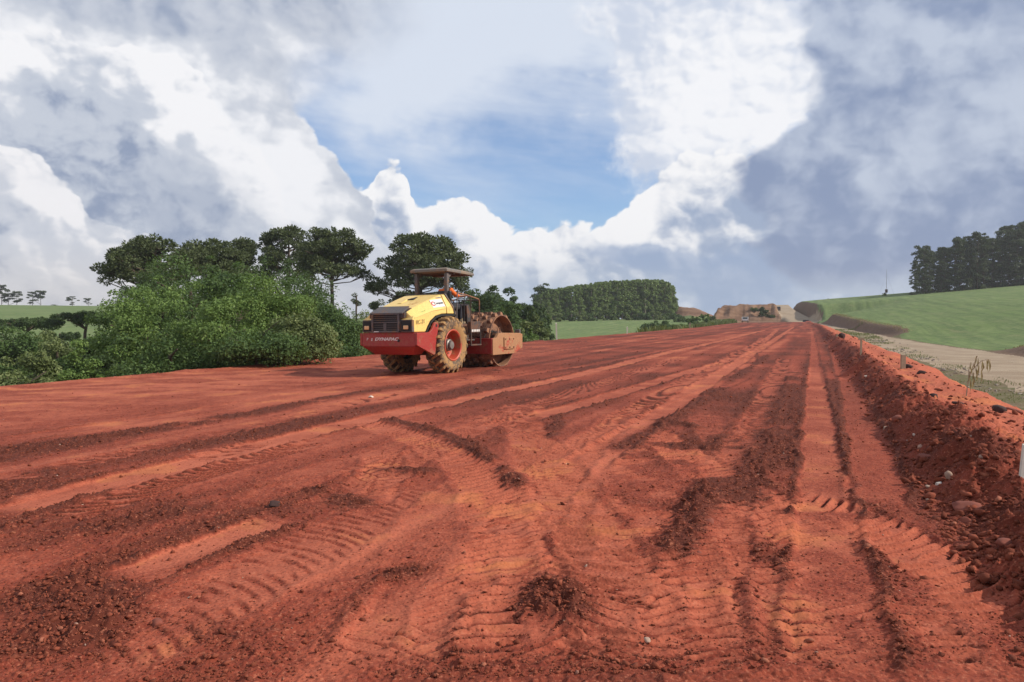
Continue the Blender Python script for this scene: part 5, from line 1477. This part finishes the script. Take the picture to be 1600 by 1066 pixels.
# grey rubble on the verge beside the haul road
n = 1500
bu = rng.uniform(8, 120, n); bv = rng.uniform(4.2, 8.8, n) + rng.normal(0, .6, n)
bx, by = to_xy(bu, bv); hh = land_height(bx, by)[0]
m_ = fbm(bx * .25, by * .25, 95, 3) > .48
bx, by, hh, bu = bx[m_], by[m_], hh[m_], bu[m_]
sz = .03 + .10 * rng.random(len(bx)) ** 3 + .001 * bu
V, Fq = lumps_mesh(np.stack([bx, by, hh + sz * .15], 1), sz, rng, .5)
link('verge_rubble', mesh_from(V, Fq, 'verge_rubble', M_STONEG), kind='stuff')
# thin grass on the verge, weeds along the foot of the field
def blades(x, y, z, L, rng, mat, name, w=.08):
    n = len(x)
    a = rng.uniform(0, 2 * PI, n); lean_ = rng.uniform(.1, .7, n)
    B = np.stack([x, y, z], 1); T = B + np.stack([np.cos(a) * lean_ * L, np.sin(a) * lean_ * L, L], 1)
    s_ = np.stack([-np.sin(a), np.cos(a), a * 0], 1) * (L * w)[:, None]
    M_ = (B + T) / 2 + np.array([0, 0, 1]) * (L * .08)[:, None]
    V = np.stack([B - s_, B + s_, M_ + s_ * .8, T, M_ - s_ * .8], 1).reshape(-1, 3)
    i = np.arange(n)[:, None] * 5
    return link(name, mesh_from(V, i + np.array([[0, 1, 2, 3, 4]]), name, mat), kind='stuff')
n = 20000
gu_ = rng.uniform(6, 150, n); gv_ = rng.uniform(3.6, 9.0, n)
gx_, gy_ = to_xy(gu_, gv_); m_ = fbm(gx_ * .3, gy_ * .3, 96, 4) > .50 + .04 * (gv_ > 7)
gx_, gy_, gu_ = gx_[m_], gy_[m_], gu_[m_]
blades(gx_, gy_, land_height(gx_, gy_)[0] - .02, rng.uniform(.04, .11, len(gx_)) * (1 + gu_ / 90), rng, L_GRASS, 'verge_grass', .10)
n = 9000                                     # rough growth behind the soil edge on the left, far part
gu_ = rng.uniform(95, 232, n); gv_ = rng.uniform(-27, -20.2, n); gx_, gy_ = to_xy(gu_, gv_)
blades(gx_, gy_, np.maximum(land_height(gx_, gy_)[0], road_height(gx_, gy_, False)[0]) - .05, rng.uniform(.4, 1.3, n), rng, L_GRASS, 'edge_weeds', .16)
n = 5000                                     # uncut growth along the crest of the hill and the bank tops
gu_ = rng.uniform(45, 228, n); ce_ = corridor_edge(gu_); gv_ = ce_ + 2.6 + rng.normal(0, .5, n)
k2 = steep(gu_) > .4; gu_, gv_ = gu_[k2], gv_[k2]; gx_, gy_ = to_xy(gu_, gv_)
blades(gx_, gy_, land_height(gx_, gy_)[0] - .05, rng.uniform(.08, .26, len(gx_)), rng, L_DRYL, 'bank_top_grass', .12)

# named stones that the picture lets one pick out
def rock(label, px, py, w, h, mat, seed, hgt=0.0, dep=1.0, name='rock', jag=.22, cat='rock', group='stones lying on the berm'):
    rg = np.random.default_rng(seed)
    x, y, z = at(px, py, hgt)
    for _ in range(3):
        z = surf_z(x, y); x, y, _z = at(px, py, z - float(plane_z(to_uv(x, y)[1])))
    s = y / FPX
    V = IV2 * 1.15 * (1 + rg.normal(0, jag, (len(IV2), 1)).clip(-.35, .4) * .45)
    for _ in range(11):
        dn = rg.normal(size=3); dn /= np.linalg.norm(dn); over = np.maximum(V @ dn - rg.uniform(.5, .85), 0); V = V - dn * over[:, None]
    V = V * np.array([w * s * .5, w * s * .5 * dep, h * s * .62])
    me = mesh_from(V, IF2, name, mat)
    o = link(name, me, None, (x, y, surf_z(x, y) + h * s * .28), (rg.uniform(-.2, .2), rg.uniform(-.2, .2), rg.uniform(0, 3)))
    return tag(o, label, cat, group)
rock('flat reddish slab half buried in the shaded face of the berm', 1408, 668, 26, 14, M_ROCKR, 1)
rock('white stone beside the reddish slab on the berm face', 1421, 672, 7, 6, M_STONEW, 2)
rock('tiny white pebble right of the white stone on the berm face', 1429, 667, 5, 5, M_STONEW, 3)
rock('lone white pebble high on the dark berm face', 1353, 586, 5, 4, M_STONEW, 4)
rock('broad flat orange red stone in the middle of the berm face', 1446, 706, 30, 9, M_ROCKR, 5)
rock('rounded brown clod left of the broad flat stone', 1415, 695, 14, 10, M_ROCKR, 6)
rock('largest pinkish slab on the berm face with dark hollow under it', 1515, 730, 46, 15, M_ROCKR, 7, dep=1.2)
rock('narrow pale stone standing on edge on the berm face', 1483, 712, 12, 18, M_STONE, 8)
rock('small pale stone by the foot of the berm', 1466, 766, 12, 7, M_STONEW, 9)
rock('smaller pale stone left of the one at the berm foot', 1450, 764, 9, 4, M_STONE, 10)
rock('reddish stone low on the berm near the right picture edge', 1508, 812, 20, 12, M_ROCKR, 11)
rock('flat red stone on dark soil at the right picture edge', 1566, 858, 30, 12, M_ROCKR, 12)
rock('dark clod on the crest of the berm, left one of a pair', 1420, 578, 14, 8, M_ROCKD, 13)
rock('dark clod on the crest of the berm, right one of a pair', 1440, 585, 14, 7, M_ROCKD, 14)
rock('dark earth lump on the lit top of the berm', 1458, 622, 12, 8, M_ROCKD, 15)
rock('dark stone sunk in the lit berm top above the slab', 1497, 633, 16, 7, M_ROCKD, 16)
rock('round dark boulder on the lit berm top near the right edge', 1561, 645, 20, 18, M_ROCKD, 17, name='boulder', cat='boulder')
rock('long flat stone leaning against the round dark boulder', 1584, 641, 30, 11, M_ROCKR, 18, dep=.5, name='boulder', cat='boulder')
rock('dark lump standing at the far end of the berm', 1316, 528, 11, 9, M_ROCKD, 19)
rock('black clod of earth alone in the left foreground', 428, 790, 24, 9, M_ROCKD, 20, group='single stones on the soil')
rock('pale pebble on soil in front of the roller', 580, 621, 10, 4, M_STONEW, 21, group='single stones on the soil')
rock('small white pebble in the centre foreground', 916, 886, 8, 5, M_STONE, 22, group='single stones on the soil')
rock('pale stone in the near foreground right of centre', 1011, 1002, 12, 7, M_STONE, 23, group='single stones on the soil')
rock('round red stone on the dark soil of the lower left', 246, 978, 22, 14, M_ROCKR, 24, group='single stones on the soil')
rock('reddish stone with lit top in the centre windrow', 1106, 819, 22, 12, M_ROCKR, 25, group='single stones on the soil')
rock('brown clod at the lower middle of the centre windrow', 1092, 866, 14, 9, M_ROCKR, 26, group='single stones on the soil')

# ------------------------------------------------------------------ survey stakes and poles
M_WOODW = plain('whitewashed_wood', (.62, .58, .50), .85, .2, 14)
M_WOODP = plain('weathered_wood', (.33, .25, .17), .9, .3, 14)
def stake(label, px, py, hpx, w, lean=0.0, mat=M_WOODW, D=None, head=False, name='survey_stake', cat='stake', group='survey stakes along the road edges'):
    x, y, z = at(px, py)
    if D: x, y = (px - 800) / FPX * D, D
    else:
        for _ in range(4):
            z = surf_z(x, y); x, y, _z = at(px, py, z - float(plane_z(to_uv(x, y)[1])))
    z = surf_z(x, y); h = hpx / FPX * y
    m = MB(); m.loft([[(-w / 2, -w / 3, -.2), (w / 2, -w / 3, -.2), (w / 2, w / 3, -.2), (-w / 2, w / 3, -.2)],
                      [(lean * h - w / 2, -w / 3, h * .97), (lean * h + w / 2, -w / 3, h * .97), (lean * h + w / 2, w / 3, h), (lean * h - w / 2, w / 3, h)]])
    if head: m.box(lean * h - w * 1.8, lean * h + w * 1.8, -w * .4, w * .4, h, h + w * 1.2)
    o = m.obj(name, mat, None); o.location = (x, y, z)
    return tag(o, label, cat, group)
stake('tall thin white stake before the green field, right of the roller', 870, 531, 26, .10, -.04)
stake('short white stake in the middle of the soil edge', 980, 522, 11, .12, 0)
stake('short white stake farther along, before the light green weeds', 1040, 516, 9, .14, 0)
stake('faint stake among weeds near the far end of the soil edge', 1078, 513, 9, .14, 0, M_WOODP)
stake('thick white post cut by the right picture edge on the berm', 1593, 748, 52, .035, .16, M_WOODW, name='white_post', cat='post')
stake('thin stick with pale flat head on the far berm', 1345, 551, 24, .05, .02, M_WOODP, head=True)
stake('short pale stake at the foot of the berm slope, on the verge', 1412, 590, 22, .10, 0, M_WOODP, D=17.8)
stake('low stake left of the stick on the far berm', 1308, 533, 8, .09, 0, M_WOODP)
stake('small stake on the verge before the gravel road', 1392, 546, 9, .10, 0, M_WOODP, D=48)
stake('faint pale stake beside the brown bank', 1301, 514, 10, .16, 0, M_WOODW, D=118)

# ------------------------------------------------------------------ dry stalk with hanging leaves, on the outer edge of the berm
x, y, z = at(1509, 622, .30)
for _ in range(4):
    z = surf_z(x, y); x, y, _z = at(1509, 622, z - float(plane_z(to_uv(x, y)[1])))
root = thing('dry_plant', 'withered brown plant with drooping leaves on the outer edge of the berm', 'plant', (x, y, z))
s = y / FPX; rg = np.random.default_rng(8)
m = MB(); m.tube([(0, 0, -.05), (3 * s, 0, 26 * s), (8 * s, 0, 44 * s), (17 * s, 0, 66 * s)], .010, 6, .005)
m.tube([(4 * s, 0, 30 * s), (5 * s, .02, 44 * s), (8 * s, .02, 56 * s)], .007, 5, .003)
m.tube([(9 * s, 0, 44 * s), (22 * s, -.02, 58 * s), (30 * s, -.03, 61 * s), (36 * s, -.03, 60 * s)], .006, 5, .003)
m.obj('stem', M_WOODP, root, smooth=True)
tips = [(6, 30), (5, 36), (7, 42), (8, 50), (12, 40), (14, 48), (15, 54), (17, 62), (18, 50), (12, 34), (20, 52), (24, 56), (27, 60), (30, 59), (33, 61), (36, 59), (22, 44), (10, 30), (16, 36), (9, 56), (17, 66), (35, 60)]
for a, b in tips:
    p0 = Vector((a * s, rg.uniform(-.04, .04), b * s)); L = rg.uniform(10, 22) * s; w = rg.uniform(1.2, 2.4) * s
    q1 = p0 + Vector((rg.uniform(-2, 2) * s, rg.uniform(-1, 1) * s, -L * .5)); q2 = p0 + Vector((rg.uniform(-3, 3) * s, rg.uniform(-2, 2) * s, -L))
    me = bpy.data.meshes.new('leaf'); d = Vector((w, w * .4, 0))
    me.from_pydata([p0 - d * .3, p0 + d * .3, q1 + d, q1 - d, q2, q1 + Vector((0, w * .6, 0))], [], [(0, 1, 5), (1, 2, 5), (2, 4, 5), (4, 3, 5), (3, 0, 5)])
    me.materials.append(L_DRYL); link('leaf', me, root)

# ------------------------------------------------------------------ vehicles far down the road
def vehicle(label, px, D, zoff, heading, L, Wd, H, body_mat, kind, name, cat):
    x, y = (px - 800) / FPX * D, D
    root = thing(name, label, cat, (x, y, surf_z(x, y) + zoff), R(90 - heading), 'vehicles far down the road')
    gl = plain('dark_window', (.03, .035, .04), .15)
    if kind == 'pickup':
        prof = [(-L / 2, .45), (L / 2, .45), (L / 2, .95), (L * .22, 1.05), (L * .10, H), (-L * .12, H), (-L * .16, 1.05), (-L / 2, 1.05)]
    else:
        prof = [(-L / 2, .5), (L / 2, .5), (L / 2, 1.0), (L * .28, 1.15), (L * .14, H), (-L * .36, H), (-L * .48, 1.15)]
    b = MB().prism(prof, -Wd / 2, Wd / 2).obj('body', body_mat, root, bevel=.05)
    if kind == 'pickup':
        MB().box(-L * .46, -L * .19, -Wd * .42, Wd * .42, 1.052, 1.06).obj('load_bed', M_BLACK, root)
        MB().box(-L * .155 - .02, -L * .15, -Wd * .38, Wd * .38, 1.15, H - .12).obj('window', gl, root)
    else:
        MB().box(-L * .46 - .02, -L * .37, -Wd * .4, Wd * .4, 1.2, H - .12).obj('window', gl, root)
    for s_ in (-1, 1):
        ya, yb = sorted((s_ * Wd * .5, s_ * (Wd * .5 + .015)))
        MB().box(-L * .10, L * .10, ya, yb, 1.12, H - .12).obj('window', gl, root)
        for xx in (-L * .31, L * .31):
            w_ = link('wheel', None, root, (xx, s_ * (Wd / 2 - .10), .36))
            MB().lathe([(.0, -.11), (.20, -.12), (.36, -.10), (.36, .10), (.20, .12), (.0, .11)], 'y', 18).obj('tyre', M_BLACK, w_, smooth=True)
        MB().box(-L / 2 - .02, -L / 2 + .01, *sorted((s_ * Wd * .48, s_ * Wd * .36)), .72, .95).obj('tail_light', M_RIM, root)
    MB().box(-L / 2 - .08, -L / 2 + .02, -Wd * .46, Wd * .46, .42, .60).obj('bumper', M_DARK, root)
    return root
M_CARW = plain('white_car_paint', (.72, .70, .66), .3, .05); M_CARD = plain('dark_car_paint', (.03, .03, .035), .35, .1)
vehicle('white pickup truck at the far end of the red road', 1164, 226, .0, 18, 4.9, 1.9, 1.75, M_CARW, 'pickup', 'pickup_truck', 'truck')
vehicle('dark car driving on the pale haul road near the road end', 1259, 223, .0, 22, 4.2, 1.75, 1.65, M_CARD, 'car', 'car', 'car')
vehicle('tiny dark car climbing the pale ramp through the cutting', 1214, 276, .0, 10, 4.2, 1.75, 1.65, M_CARD, 'car', 'car', 'car')

# ------------------------------------------------------------------ thin mast on the hill
x, y = (1384 - 800) / FPX * 262, 262.0; z = surf_z(x, y)
root = thing('radio_mast', 'thin guyed mast rising on the crest of the green hill', 'mast', (x, y, z))
MB().tube([(0, 0, -.3), (0, 0, 9.5)], .07, 6, .03).obj('pole', M_GREY, root)
MB().box(-.35, .35, -.3, .3, 1.2, 2.4, bev=.05).obj('control_box', M_DARK, root)
for a in range(3):
    MB().tube([(0, 0, 8), (3 * math.cos(a * 2.09), 3 * math.sin(a * 2.09), -.3)], .012, 4).obj('guy_wire', M_GREY, root)
# low dark growth along the crest of the hill
for i, (px, w, h, lab) in enumerate([(1240, 14, 3, 'leftmost low dark hedge clump on the hill crest'), (1262, 20, 3, 'second low dark hedge clump on the hill crest'), (1282, 22, 4, 'third and longest low dark hedge clump on the hill crest'),
                                     (1300, 14, 5, 'tallest low dark hedge clump on the hill crest'), (1318, 18, 3, 'thin dark hedge clump left of the mast'), (1381, 6, 4, 'tiny round bush beside the mast on the hill crest')]):
    D = 322 if px < 1375 else 270
    g_ = gpos(px, D)
    make_broadleaf('hedge', lab, g_, w / FPX * D * 1.2, h / FPX * D * 1.1, .1, 900, .35, L_DARK, 400 + i, 'low growth on the crest of the hill', 'bush', nclump=14, trunk=False)

# ------------------------------------------------------------------ haze
def haze():
    m_ = bpy.data.materials.new('haze'); m_.use_nodes = True; nt = m_.node_tree; nt.nodes.clear()
    v = nt.nodes.new('ShaderNodeVolumePrincipled'); o = nt.nodes.new('ShaderNodeOutputMaterial')
    v.inputs['Color'].default_value = (.86, .88, .92, 1); v.inputs['Density'].default_value = .00028; v.inputs['Anisotropy'].default_value = .2
    nt.links.new(v.outputs[0], o.inputs['Volume'])
    mb = MB().box(-1050, 1050, -60, 1060, -30, 60); h = mb.obj('haze', m_); h['kind'] = 'stuff'
HAZE = True
if HAZE: haze()
